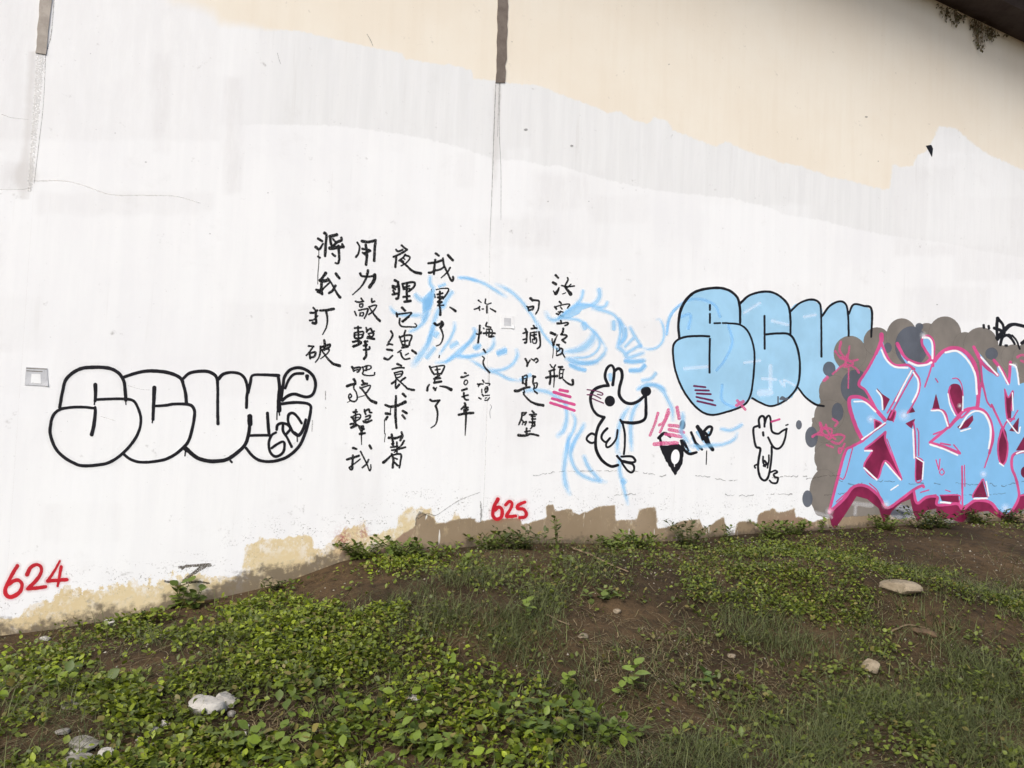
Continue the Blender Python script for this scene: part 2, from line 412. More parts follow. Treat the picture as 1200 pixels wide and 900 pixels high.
def strokes(dec, txt, fr, **kw):
    for p, w_ in parse(txt, fr):
        if len(p) > 3 and len(w_) == 1: w_ = list(w_[0]*rng.uniform(.86, 1.12, 5))     # the can moves nearer and farther
        dec.stroke(p, w_, **kw)
    return dec
def poly(txt, fr): return [(fr[0]+float(a)*fr[2], fr[1]+float(b)*fr[2]) for a, b in (p.split(',') for p in txt.split())]

# ------------------------------------------------------------------ ground
def spaced(lo, hi, a, b, st, far):
    core = np.arange(a, b+st/2, st); L = []; x = a; s = st
    while x > lo: s = min(s*1.35, far); x -= s; L.append(x)
    Rr = []; x = b; s = st
    while x < hi: s = min(s*1.35, far); x += s; Rr.append(x)
    return np.r_[L[::-1], core, Rr]
us = spaced(-90, 90, -4.6, 8.6, .035, 12); ds = spaced(-40, 90, -.1, 5.6, .035, 12)
UU, DD = np.meshgrid(us, ds); gx = P0[0]+UU*DU[0]+DD*NN[0]; gy = P0[1]+UU*DU[1]+DD*NN[1]
gz = ground_z(gx.ravel(), gy.ravel())
nu, nd_ = len(us), len(ds); idx = np.arange(nu*nd_).reshape(nd_, nu)
F = np.stack([idx[:-1, :-1], idx[1:, :-1], idx[1:, 1:], idx[:-1, 1:]], -1).reshape(-1, 4)
tag(obj('ground', quadmesh('ground', np.column_stack([gx.ravel(), gy.ravel(), gz]), F, M['soil'])), 'dark brown sloping soil bank in front of the painted wall', kind='structure')

# ------------------------------------------------------------------ the wall
T1 = [(-400,-300),(130,-60),(205,0),(225,4),(250,15),(258,27),(285,29),(310,34),(350,36),(397,47),(420,52),(432,55),(470,62),(475,69),(520,76),(526,75),(553,82),(555,92),(580,95),(592,97),(632,100),(655,110),
      (700,126),(712,133),(725,130),(745,142),(760,145),(765,138),(780,140),(788,152),(800,157),(840,172),(850,165),(870,175),(915,190),(940,195),(975,208),(990,210),(1010,216),(1035,222),(1043,220),
      (1046,192),(1058,196),(1070,194),(1075,182),(1085,178),(1095,160),(1100,148),(1120,150),(1140,168),(1160,182),(1175,188),(1200,200),(1260,218),(1700,300)]
T2 = [(285,147),(310,146),(365,147),(400,148),(455,155),(500,163),(540,173),(580,187),(612,188),(640,195),(655,194),(690,205),(720,213),(760,222),(800,227),(860,233),(900,243),(920,252),(960,258),
      (1000,268),(1040,276),(1100,284),(1160,296),(1250,310),(1700,380)]
TB = [(-300,740),(0,723),(25,724),(33,708),(62,705),(66,697),(70,688),(100,692),(130,688),(155,683),(182,682),(205,675),(230,672),(247,677),(283,676),(288,638),(303,636),(304,630),(313,632),(340,629),(365,627),(368,642),(375,646),
      (395,628),(406,619),(419,617),(428,609),(430,624),(433,630),(465,617),(466,608),(476,595),(485,594),(507,596),(509,605),(510,615),(530,610),(534,595),(538,608),(557,607),(558,612),(563,612),(569,610),(590,607),
      (610,608),(612,615),(640,607),(641,592),(648,591),(650,599),(670,596),(671,600),(678,603),(688,600),(700,594),(720,592),(722,610),(746,609),(750,596),(769,594),(770,619),(778,619),(794,613),(798,611),
      (819,608),(825,620),(848,605),(851,618),(853,630),(860,630),(865,611),(884,611),(886,620),(889,602),(906,596),(914,601),(931,596),(932,606),(942,607),(950,612),(1000,600),(1200,596),(1700,580)]
TBR = [(380,690),(430,650),(455,640),(470,627),(487,617),(487,606),(493,601),(505,605),(509,608),(510,615),(538,608)] + TB[TB.index((557,607)):]
big = lambda top: top+[(1700,1200),(-400,1200)]
def sdf(P, poly_):
    """signed distance (positive inside) of points to a polygon, in photo pixels"""
    A = np.asarray(poly_, float); B = np.roll(A, -1, 0); d2 = np.full(len(P), 1e18); ins = np.zeros(len(P), bool)
    for a, b in zip(A, B):
        e = b-a; q = P-a; t = np.clip((q @ e)/max(e @ e, 1e-9), 0, 1); r = q-np.outer(t, e); d2 = np.minimum(d2, (r*r).sum(1))
        c = ((a[1] > P[:, 1]) != (b[1] > P[:, 1]))
        with np.errstate(divide='ignore', invalid='ignore'): xx = a[0]+(P[:, 1]-a[1])*(b[0]-a[0])/(b[1]-a[1])
        ins ^= c & (P[:, 0] < xx)
    return np.where(ins, 1, -1)*np.sqrt(d2)
wall = obj('retaining_wall', None)
wall.location = tuple(P0)
tag(wall, 'long white painted concrete retaining wall with graffiti, brush poem and cream upper band', 'wall', kind='thing')
bpy.context.view_layer.update()
WINV = wall.matrix_world.inverted()
UL = wall_uv([(41, 200)])[0][0]; UC = wall_uv([(577, 250)])[0][0]
TOPV = 7.2
vgrid = np.r_[np.arange(-.6, 6.0, .026), [6.3, 6.7, TOPV]]
edge_px = wall_uv([(1095, 0), (1200, 50)])
for ua, ub in ((-22, UL-.0001), (UL+.0001, UC-.0001), (UC+.0001, 34)):
    fa, fb = max(ua, -4.2), min(ub, 8.2)
    ug = np.unique(np.r_[np.linspace(ua, fa, 6) if ua < fa else [], np.linspace(fa, fb, int((fb-fa)/.026)), np.linspace(fb, ub, 8) if fb < ub else []])
    U, V = np.meshgrid(ug, vgrid); n1, n2 = len(vgrid), len(ug)
    uvp = np.column_stack([U.ravel(), V.ravel()]); Pw = uv3(uvp); px, z = project(Pw)
    idx = np.arange(n1*n2).reshape(n1, n2)
    F = np.stack([idx[:-1, :-1], idx[:-1, 1:], idx[1:, 1:], idx[1:, :-1]], -1).reshape(-1, 4)
    back = uv3([(ug[0], vgrid[0]), (ug[-1], vgrid[0]), (ug[-1], TOPV), (ug[0], TOPV)], -.5)
    # the panel's own thickness: ends, top and back as a ring of extra faces with their own corners
    front = uv3([(ug[0], vgrid[0]), (ug[-1], vgrid[0]), (ug[-1], TOPV), (ug[0], TOPV)], 0)
    nb = n1*n2; VV = np.r_[Pw, front, back]
    ring = np.array([[nb+i, nb+4+i, nb+4+(i+1) % 4, nb+(i+1) % 4] for i in range(4)]+[[nb+7, nb+6, nb+5, nb+4]])
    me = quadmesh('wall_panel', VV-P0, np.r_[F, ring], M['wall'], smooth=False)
    uvl = me.uv_layers.new(name='UVMap'); li = np.empty(len(me.loops), np.int32); me.loops.foreach_get('vertex_index', li)
    uva = np.r_[uvp, uvp[[0]*8]]; uvl.data.foreach_set('uv', uva[li].astype(np.float32).ravel())
    ok = (z > .3)
    px = np.where(ok[:, None], px, [[-900, 300]]); px = np.clip(px, -1500, 3000)
    E = np.zeros(8); put = lambda k, v: fattr(me, k, np.r_[np.asarray(v, float), E])
    x, y = px[:, 0], px[:, 1]
    put('sd_beige', -sdf(px, big(T1)) if True else 0)
    put('beige_w', np.interp(x, [180, 300, 330], [16, 6, 1.3]))
    grey = sdf(px, [(225,147),(225,-200)]+[(1700,-200)]+T2[::-1])
    put('sd_grey', grey); put('grey_k', np.interp(x+6*fbm(U.ravel()*3, V.ravel()*2, 4), [258, 292, 345, 1040, 1060], [0, .45, .92, .92, .5]))
    sdt = sdf(px, big(TB)); put('sd_tan', sdt); put('tan_r', np.interp(x, [50, 100, 240, 270, 420, 520, 600], [14, 50, 42, 9, 16, 11, 7]))
    put('sd_brown', sdf(px, TBR+[(1700,1200),(380,1200)]))
    hb = V.ravel()-np.interp(U.ravel(), bu[:, 0], bu[:, 1])
    put('soil', np.clip(1.05+.55*np.exp(-((x-300)/35)**2)+.5*np.exp(-((x-378)/22)**2)-np.maximum(hb, 0)/np.interp(x, [0, 330, 420, 1200], [.17, .17, .09, .09]), 0, 1))
    put('mould', np.clip(1-np.abs(sdt+6)/26, 0, 1)*np.interp(x, [0, 150, 600, 900, 960], [.8, .9, .9, .8, .3]))
    inS = sdf(px, [(60,500),(80,440),(150,430),(350,432),(365,470),(330,540),(100,545)])
    put('pock', np.where(inS > 0, .9, .35)*(hb > .1))
    st = np.exp(-((x-36-.07*(y-110)*-1)/9)**2)*(y < 235)*(y > 60)*.8
    st += np.exp(-((x-28)/45)**2)*np.exp(-((y-205)/14)**2)*.55
    st += np.exp(-((x-(583-.03*(y-100)))/6)**2)*sm(90, 100, y)*(1-sm(150, 300, y))*.9
    st += np.exp(-((x-268)/9)**2)*sm(60, 120, y)*(1-sm(200, 240, y))*.35
    put('stain', np.clip(st, 0, 1))
    pr = np.random.default_rng(5); pv = np.zeros(len(x))
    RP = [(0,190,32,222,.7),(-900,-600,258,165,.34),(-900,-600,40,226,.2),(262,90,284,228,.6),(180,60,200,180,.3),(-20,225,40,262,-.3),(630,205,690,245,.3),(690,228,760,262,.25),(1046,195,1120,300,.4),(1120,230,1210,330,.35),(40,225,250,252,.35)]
    for _ in range(46):
        a, b = pr.uniform(-40, 1240), pr.uniform(150, 620); RP.append((a, b, a+pr.uniform(25, 130), b+pr.uniform(25, 120), pr.choice([-1, 1])*pr.uniform(.12, .4)))
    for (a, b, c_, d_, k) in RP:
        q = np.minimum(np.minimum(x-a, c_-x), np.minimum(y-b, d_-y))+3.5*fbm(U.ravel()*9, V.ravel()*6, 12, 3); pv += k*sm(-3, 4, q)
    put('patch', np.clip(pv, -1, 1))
    put('red', np.clip(np.exp(-((x-402)/9)**2-((y-633)/12)**2)+.8*np.exp(-((x-425)/7)**2-((y-625)/9)**2), 0, 1))
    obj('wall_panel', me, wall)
class WP:   # parent for decals: keep world coordinates
    pass
def attach(o, parent=wall):
    o.parent = parent; o.matrix_parent_inverse = parent.matrix_world.inverted() if parent is wall else Matrix.Identity(4); return o
_build = Decal.build
def build(s, name, mat, parent=None, label=None):
    o = _build(s, name, mat, None, label)
    if parent is None: attach(o)
    else:
        o.parent = parent
    return o
Decal.build = build

def build_each(s, name, mat, parent=None, labels=None, join=None):
    """every separate mark becomes an object of its own; join = how many marks go together, in order"""
    ks = sorted(set(k for k, _, _ in s.marks)); st = [(min(v for k, v, f in s.marks if k == q), min(f for k, v, f in s.marks if k == q)) for q in ks]
    st.append((len(s.V), len(s.F))); groups = []; i = 0
    for c in (join or [1]*len(ks)): groups.append((st[i], st[i+c])); i += c
    out = []
    for j, ((v0, f0), (v1, f1)) in enumerate(groups):
        d_ = Decal(s.layer); d_.V = s.V[v0:v1]; d_.O = s.O[v0:v1]; d_.A = s.A[v0:v1]; d_.F = [tuple(q-v0 for q in t) for t in s.F[f0:f1]]
        out.append(d_.build(name, mat, parent, labels[j] if labels else None))
    return out
def holder(name, label=None):
    o = obj(name, None); attach(o); return tag(o, label)
# expansion joints
def ribbon_solid(name, left, right, mat, thick=.006):
    n = len(left); A = wall_uv(left); B = wall_uv(right); V = np.r_[uv3(A, .0), uv3(A, thick), uv3(B, thick), uv3(B, .0)]
    Fq = []
    for k in range(3):
        for i in range(n-1): Fq.append((k*n+i, k*n+i+1, (k+1)*n+i+1, (k+1)*n+i))
    Fq += [(0, n, 2*n, 3*n), (n-1, 4*n-1, 3*n-1, 2*n-1)]
    me = mesh(name, V, Fq, mat); bm = bmesh.new(); bm.from_mesh(me); bmesh.ops.recalc_face_normals(bm, faces=bm.faces); bm.to_mesh(me); bm.free()
    return attach(obj(name, me))
def wob(a, b, n, amp):
    t = np.linspace(0, 1, n)[:, None]; p = np.array(a)+(np.array(b)-np.array(a))*t; p[:, 0] += rng.normal(0, amp, n); return p
ribbon_solid('joint_filler', wob((588,-170),(581,97),40,.45), wob((602,-170),(591.5,97),40,.55), M['tape'])
o = ribbon_solid('joint_filler', wob((62,-170),(41.5,62),34,.4), wob((79,-170),(54,64),34,.4), M['tape2']); o['label'] = 'paler weathered joint filler'
Decal(.0012).stroke([(48,62),(44,110),(40,160),(35,222)], [11,10,8,6], f=4, amp=.62).build('painted_joint', M['tape3'])
d = Decal(.0016)
for p, w_ in (([(581,97),(579,150),(577,210),(575,260),(574,283)], [.8,.9,.6,.3]), ([(586,97),(585,150),(587,200),(587,258)], [.7,.5,.5,.3]), ([(552+33,97),(583,160)], [.5,.3])):
    d.stroke(p, w_, f=.5, jit=.6)
d.stroke([(53.5,62),(51,120),(46,165),(40,215)], [.7,.5,.8,.4], f=.6, jit=.6)
d.stroke([(63.5,0),(60,40),(54,63)], [.8,1.0,1.2], f=.5, jit=.5)
build_each(d, 'joint_crack', M['crack'])
d = Decal(.0016)
d.stroke([(572,430),(570,500),(568,560),(566,600)], [.3,.3,.5], f=.5, jit=.6)
d.stroke([(574,283),(573,350),(571,430)], [.25,.2], f=.4, jit=.6)
d.stroke([(40,212),(75,212),(100,218),(130,228),(170,229),(205,230),(235,238)], [1.4,.8,.5,.9,.5,.2], f=1.6, amp=.75, jit=.6)
d.stroke([(0,222),(25,222),(36,220)], [.7,.9], f=.6); d.stroke([(2,134),(14,138),(33,140)], [.8,.5], f=.6)
d.stroke([(150,452),(165,456),(175,457)], [.4], f=.4); d.stroke([(118,488),(135,493)], [.4], f=.4)
build_each(d, 'joint_crack', M['crackfaint'])
for L in ([(625,558),(650,553),(690,552),(722,552)], [(740,552),(756,554),(775,558),(782,556)], [(815,557),(830,559),(850,563),(868,562)], [(905,560),(925,558),(945,558)], [(945,561),(965,558),(985,557)],
          [(983,563),(1000,568),(1010,566)], [(1028,564),(1052,564)], [(1065,567),(1084,566)], [(1095,567),(1108,568)], [(1120,566),(1142,568),(1155,563)], [(1160,567),(1172,570),(1195,565),(1215,566)],
          [(966,580),(980,579),(992,578)], [(1128,580),(1150,580),(1178,578)], [(1115,581),(1122,579)], [(850,580),(870,581),(885,580)], [(720,580),(740,579),(752,580)], [(903,579),(928,579)]):
    d = Decal(.0135); q = catmull(L, step=2.0); q[:, 1] += rng.normal(0, .45, len(q)); i = 0
    while i < len(q)-2:
        k = rng.integers(3, 10); seg = q[i:i+k]
        if len(seg) > 1: d.stroke(seg, list(rng.uniform(.3, 1.5, 3)), f=.4, jit=.5)
        i += k+rng.integers(0, 3)
    d.build('hairline_crack', M['crack'])
d = Decal(.0135)
d.stroke([(490,608),(500,602),(510,604),(520,598),(535,588),(548,582),(562,577)], [1,1.2,.5,.9,.4,.9], f=.5, jit=.7)
d.stroke([(487,615),(488,606),(493,601),(503,605)], [1.2,1.8,2.6,.6], f=.7, jit=.8); d.stroke([(563,588),(564,600),(563,612)], [1.5,2,1], f=.8, jit=.8)
d.stroke([(430,40),(434,47),(437,54)], [.6,1,.5], f=.5); d.stroke([(325,62),(327,70),(329,75)], [.4,.5], f=.4)
for (a, b, r) in ((171,190,1.0),(246,274,.9),(106,63,.5),(135,156,.5),(616,152,2.2),(670,171,1.8),(784,75.5,.8),(600,49,.5),(1029,189,.6),(1015,137,1.5),(314,226,.7),(690,236,.6),(642,236,.7),(540,265,.4),(1098,357,.8)):
    d.ell(a, b, r, r*.6, f=.6, amp=.7)
Decal(.0135).fill([(1085,171),(1091,170),(1093,174),(1092,184),(1089,178)], f=.4).build('wall_scar', M['black'])
build_each(d, 'wall_scar', M['crack'])

# ------------------------------------------------------------------ brush poem: every character its own part
Z = lambda x, y: (x, y, .1)
CH = [
 (Z(340,260), '28;400,130 425,160 415,280 408,400|25;325,195 375,225|35>18;300,295 340,320 385,255|35;465,170 545,150|28;475,175 470,220 490,285|20;500,200 530,232|28;600,185 600,215 545,240 500,290|38>30;465,310 560,300 625,290|24;610,260 625,300|28>20;565,280 575,400 565,480 530,482|25;495,375 525,400|6;335,330 335,480 325,600 323,730|20;325,405 350,420'),
 (Z(340,260), '35>22;415,600 380,650 350,680|36;350,685 400,690 450,680|18;450,680 465,705 400,770 375,800|30;370,690 365,800 375,845|25;305,795 350,800 380,790|22;320,820 370,840|14>30;440,655 490,730 550,840 585,885|25;530,745 500,800 455,835|28;535,605 575,660'),
 (Z(340,260), '18>24;785,240 812,290 800,370 770,410|30;840,225 920,235 1000,215|28;1000,215 990,330 985,455|30;885,270 900,370 890,500|25;845,315 930,330|22;860,370 940,340|20;850,360 880,385'),
 (Z(340,260), '25;820,605 840,635 930,640 990,625|36;990,620 985,680 930,765|30>10;912,570 890,660 830,760 730,855'),
 (Z(340,340), '20;270,205 300,240 315,240|22;235,265 290,262 320,235|28;300,240 300,330 305,385 265,385|22>12;230,355 275,345 325,300|24>30;350,238 420,235 510,220|26>10;420,240 435,330 425,430 380,520'),
 (Z(340,340), '20;215,655 275,660|18;270,660 230,720 190,765|22;225,735 235,800|22;230,740 295,725 285,775 240,790|22>12;355,660 350,740 330,800 295,845|22;360,670 420,650 465,635 460,665 430,680|25;400,585 405,640 400,700|20>10;375,700 450,690 445,730 400,770 355,805|14>34;370,705 430,790 500,860 580,885'),
 (Z(340,340), '18;830,95 855,130|18;765,130 800,140 860,130|15;815,165 850,160 845,195 815,195 815,165|18;755,250 775,295|18;805,235 860,225 910,220 890,290 870,330|16;820,265 815,300|14;830,265 860,265 850,300 825,300|18;955,100 958,140 990,130|16;920,195 1000,175 1010,190 970,250 920,285|14>28;925,200 960,250 1010,320 1050,360'),
 (Z(340,340), '20;755,445 830,440|20;795,425 800,560 800,640|20;755,500 850,485 855,520 830,560 760,560 755,500|14;770,525 840,520|24;735,605 800,595 830,610|28;740,660 790,640 830,620|20;890,440 900,480 895,490|20;900,475 945,450 955,480 985,480|20;915,510 975,500 960,545 910,545|24;905,560 985,570|14;920,520 970,570|22;870,605 905,600|22;860,650 900,640|28;880,600 885,660|20;860,700 925,690 930,665|22>28;885,650 890,760 865,805'),
 (Z(390,390), '25;225,400 245,445|20;235,415 320,405 300,455 285,460|14;240,445 300,430|18>14;345,400 360,440 350,480 400,500 480,495 490,465|16;350,405 400,385 445,390 440,420 375,440|20;395,390 390,440'),
 (Z(390,390), '28;245,545 265,580 260,600|28;165,625 220,605 260,600|16;250,600 245,650 275,700 285,770 255,805 205,790 185,750 200,715 220,740 205,760|25;345,560 365,590 400,595|22;340,610 380,600|16;320,650 430,615 435,640 395,700|14>34;315,635 365,690 430,780 505,820|8;300,755 370,735|6;170,815 200,800'),
 (Z(390,470), '22;270,100 260,130 235,130 285,125|18;215,185 240,215 250,240|16;215,190 290,155 325,165 310,210 250,240|14;235,200 300,190|18;265,130 265,290|22;205,270 255,265 300,290|28;215,310 270,285|18;370,100 375,130 385,155|20;370,120 420,95 430,130 455,135|18;385,185 440,165 425,205 380,220|20;355,235 410,245 455,225|14;360,250 400,255 420,230|35;315,305 350,300|30;325,330 360,325|28;340,310 335,390|24;315,385 375,375|14>8;333,390 337,510'),
 (Z(390,470), '25;235,550 275,560|25;430,520 450,555|25;165,685 230,665 305,640|25;235,635 230,730 225,800 200,795 195,780|14;200,770 270,720 320,680|18>12;325,590 350,640 400,740 430,815 445,790 445,745|18;420,685 390,740 345,780'),
 (Z(440,270), '22;305,175 340,205 370,225|20;240,225 265,245 320,225|22;370,225 300,270 210,310|24;245,295 240,360 232,430|18;350,280 330,310 275,355|20>14;340,290 395,305 400,330 360,380 300,415|14;320,320 345,340|14;305,345 330,365|16>32;290,355 360,410 440,480 530,505'),
 (Z(440,270), '28;225,585 265,605|25;200,650 240,660 270,640|30;265,625 275,700 265,790 245,800|24;200,670 230,690|26;200,750 250,740|20;205,705 220,730|22;315,625 330,690|24;325,625 400,610 455,610 450,660 390,715|17;340,665 400,650|18;345,690 400,680|24;370,620 365,720 370,830|22;325,780 400,770|28;340,835 380,830 410,825'),
 (Z(440,270), '25;705,270 740,295|28;850,290 905,350|25;620,385 700,375 780,350|25;700,345 690,430 685,510|25;625,495 660,490 700,465|20;705,470 760,455 800,430|20>24;790,325 800,400 840,490 890,590 910,570 908,545|18>12;875,435 840,490 770,555'),
 (Z(440,350), '28;310,105 345,140|22;245,170 255,210|18;250,185 350,170 420,165 400,195 310,265|22;320,270 390,210|20>12;285,235 280,290 310,325 400,330 470,330 480,310 460,290'),
 (Z(440,350), '22;180,380 200,430 150,520|18;135,545 165,530 200,540|25;135,595 195,605|30>16;105,700 150,710 200,665|20;350,375 335,420|18;280,440 300,500 320,560|20;280,455 350,430 425,435 400,510 395,545|17;310,500 380,490|15;340,450 345,540|20;310,575 380,560 325,540|15;260,630 300,605|20;295,635 310,680 345,710 400,700|14;350,660 385,640|25;430,605 475,640'),
 (Z(390,390), '25;755,365 800,385|18;695,425 760,410 835,410|16;720,470 740,530|18;720,470 800,450 820,460 795,510 740,530|14;740,490 800,480|24>16;690,595 730,565 750,535|16;740,550 735,640 775,615|22;740,650 780,605|20;850,525 800,560|14>26;750,540 830,610 880,655 950,670'),
 (Z(390,470), '28;820,-85 850,-55|24>34;615,45 680,65 760,50 850,10|26;740,-60 735,60 735,200 745,315|28;820,115 865,140|24;815,165 845,205|28;620,145 670,150|26;640,185 620,215|8;678,70 672,150|8;605,220 605,380|6;615,380 605,480'),
 (Z(390,470), '28;655,430 730,435 815,405|24;690,390 700,460 710,500|24;805,365 815,410 790,460|20;680,540 760,530|20;690,575 760,565 850,540|18;750,480 750,600|22>14;835,465 800,520 720,600|18;690,500 720,540|30>18;590,720 640,680 690,630|24;690,620 710,690 700,780|20;700,630 795,625 790,720 780,780|16;715,665 755,680|22;725,720 760,755'),
 (Z(480,330), '10>20;310,95 380,80 455,85 435,140 390,200|8;255,90 258,120|16;292,150 297,185|22;325,150 385,135|22;355,115 350,200|24;330,185 385,180|20;375,195 330,235|24;330,240 375,240|20;370,240 330,280|14;335,280 400,275|20>26;350,270 358,330 358,390|14>30;470,300 510,325 535,345'),
 (Z(480,330), '28;290,490 320,510 370,490|28;375,470 390,500 360,540|22>9;360,540 385,600 390,660 360,730 310,755|12;350,865 345,890'),
 (Z(460,420), '22;435,95 460,150 485,185|12>20;455,105 530,90 605,85 595,130 570,180|20;490,185 560,180|15;500,135 555,125|18;520,110 530,200 500,225|22;485,240 560,230|24;485,285 570,270|16;550,200 500,240 490,280|16>26;430,305 410,340 405,375|24;480,345 500,370|12;500,365 515,340|14>36;555,325 620,335 685,365'),
 (Z(460,420), '24;440,485 470,500 550,490|20;550,490 500,560|26>10;505,560 525,620 525,690 505,770 450,815'),
 (Z(460,420), '20;845,170 860,175|24>14;805,220 840,215 890,195'),
 (Z(460,420), '14;850,255 835,290 855,310 880,280 870,255 850,255'),
 (Z(460,420), '24;815,375 870,355'),
 (Z(460,420), '18;815,450 860,435 885,430|20;835,405 840,460 860,485 885,485'),
 (Z(460,420), '24;845,525 855,550|18;850,550 805,595|18;830,575 885,575|20;835,610 885,600|26;775,660 860,645 945,638|20;838,600 840,640|28>9;862,575 860,700 855,800 850,900'),
 (Z(480,330), '18>10;805,220 840,245|12>20;755,325 800,310 820,295|16;810,300 820,335|16;890,205 885,240|12;880,250 910,265 955,250|18;905,285 905,365|14;850,320 865,320|12>20;945,315 1005,350'),
 (Z(480,330), '22;822,515 815,620 800,715|14;780,610 810,620|16;840,590 835,610|18;905,480 895,520 950,535|14;865,545 872,552|15;900,560 960,560 965,620 930,650|20;865,605 930,600 1000,605|16;935,560 925,640|14;900,580 900,630|18;950,650 985,640'),
 (Z(520,400), '20;465,95 490,130|12>20;452,175 475,200 460,240 480,300 535,365'),
 (Z(520,400), '16;455,455 470,480|18;395,500 420,510|14;405,530 415,500 460,500|12;490,490 540,495 530,515|12;500,530 480,560 490,600|18;510,535 515,570 490,600|12;485,560 515,555|12;445,560 445,600|16;450,620 465,640|10;480,635 535,630|16;410,660 435,675|12;480,690 510,690 535,660|10;485,665 500,660'),
 (Z(580,310), '24;710,125 740,155|28;680,210 715,230|42>14;712,338 735,310 750,268|14;685,310 700,335|18;850,155 855,180 815,260|14>42;815,260 850,300 885,345|16;780,245 850,260 930,250|12;890,230 840,275|8;790,345 830,330'),
 (Z(580,310), '20;755,435 775,455|20;700,495 720,520|14;710,495 800,470 875,465 850,510|16;770,500 785,520|18;720,575 745,585|14;740,555 760,560|14;765,545 800,560|20;770,600 800,605|10;770,560 740,590'),
 (Z(580,310), '24;730,690 770,690|18;770,655 780,690|18;780,690 850,680 855,700 820,715'),
 (Z(590,390), '30;555,0 605,20|14;570,70 570,100 585,140|30>8;585,140 600,90 635,20|24;700,-50 695,-10 675,20|20;675,20 740,30 735,50 685,85|20;685,85 725,115|22;625,140 650,140|14;640,145 660,190 630,220|18;655,180 690,190 680,240 630,265|10;625,180 620,250|14;620,265 660,255|16>12;690,240 720,290|7;582,140 582,220 575,295'),
 (Z(590,390), '12>18;545,370 570,405|14;610,375 590,410|20;535,450 600,430|26;500,525 570,510 630,505|22;545,450 550,530 540,600|18>10;590,410 595,520 588,635|22;645,400 690,400|14;690,400 660,430 655,520|14;660,430 710,430|12;700,430 690,520|22;655,530 690,525|12;660,480 690,475|16>30;700,545 750,590 805,610 815,580 810,555'),
 (Z(580,310), '28;415,395 440,420|22>14;430,415 510,425 515,470 505,530 475,580|14;370,490 395,500|20;395,500 450,490 440,525 400,535|18;385,495 395,540'),
 (Z(590,390), '22;255,-45 272,0 268,110 250,115|18;230,5 280,-10|18;230,80 270,70|18;350,-85 370,-60|20;325,-50 390,-55|16;315,0 312,60 318,110|14;315,0 390,-10|16;330,30 385,20|14;345,40 385,60|14;340,75 385,70 380,120 345,115 340,75|16;358,-10 360,80|22>16;415,-10 430,100 425,160 395,185'),
 (Z(590,390), '22;255,305 280,355 275,390|16;280,370 310,320|14;325,305 360,330|18;355,320 385,300 405,325 380,350'),
 (Z(590,390), '22;225,515 225,560 225,590|14;225,515 270,495 275,530 270,570|12;240,540 265,535|14;235,590 255,605|24;265,560 265,620|32>22;135,680 170,680 240,650 305,635|14;240,670 245,695|26;345,510 370,515|18;350,530 345,590 360,620 355,660|16;360,590 395,590 385,640 355,650|18;360,680 395,710|20;235,700 240,725|16>30;235,720 300,790 370,830 465,850'),
 (Z(580,440), '20;315,440 365,435|16;365,435 345,460 320,470|18;315,450 310,500 280,575|18;315,520 335,545|14;330,550 320,575|16;340,550 370,540 350,580|20;435,415 455,435|16;405,460 485,455|14;420,455 440,475|16;470,450 480,460|16;425,480 470,480|16;430,510 475,510|22;405,545 445,550 465,545|18;440,470 440,550|18;460,550 465,590 430,590|20>12;440,560 435,600 415,625|22;370,620 370,690|18;350,660 410,650|30>20;275,700 350,705 420,685 510,705'),
]
for fr, t_ in CH:
    t_ = '|'.join('>'.join(str(float(q)*1.10) for q in l.split(';')[0].split('>'))+';'+l.split(';')[1] for l in t_.split('|'))
    strokes(Decal(.009), t_, fr, f=.5, jit=.16, step=.8).build('brush_character', M['ink'])
strokes(Decal(.0085), '5;532,370 528,500|4;545,740 560,770 540,820 545,900', Z(520,400), f=.5).build('ink_drip', M['ink_faint'])

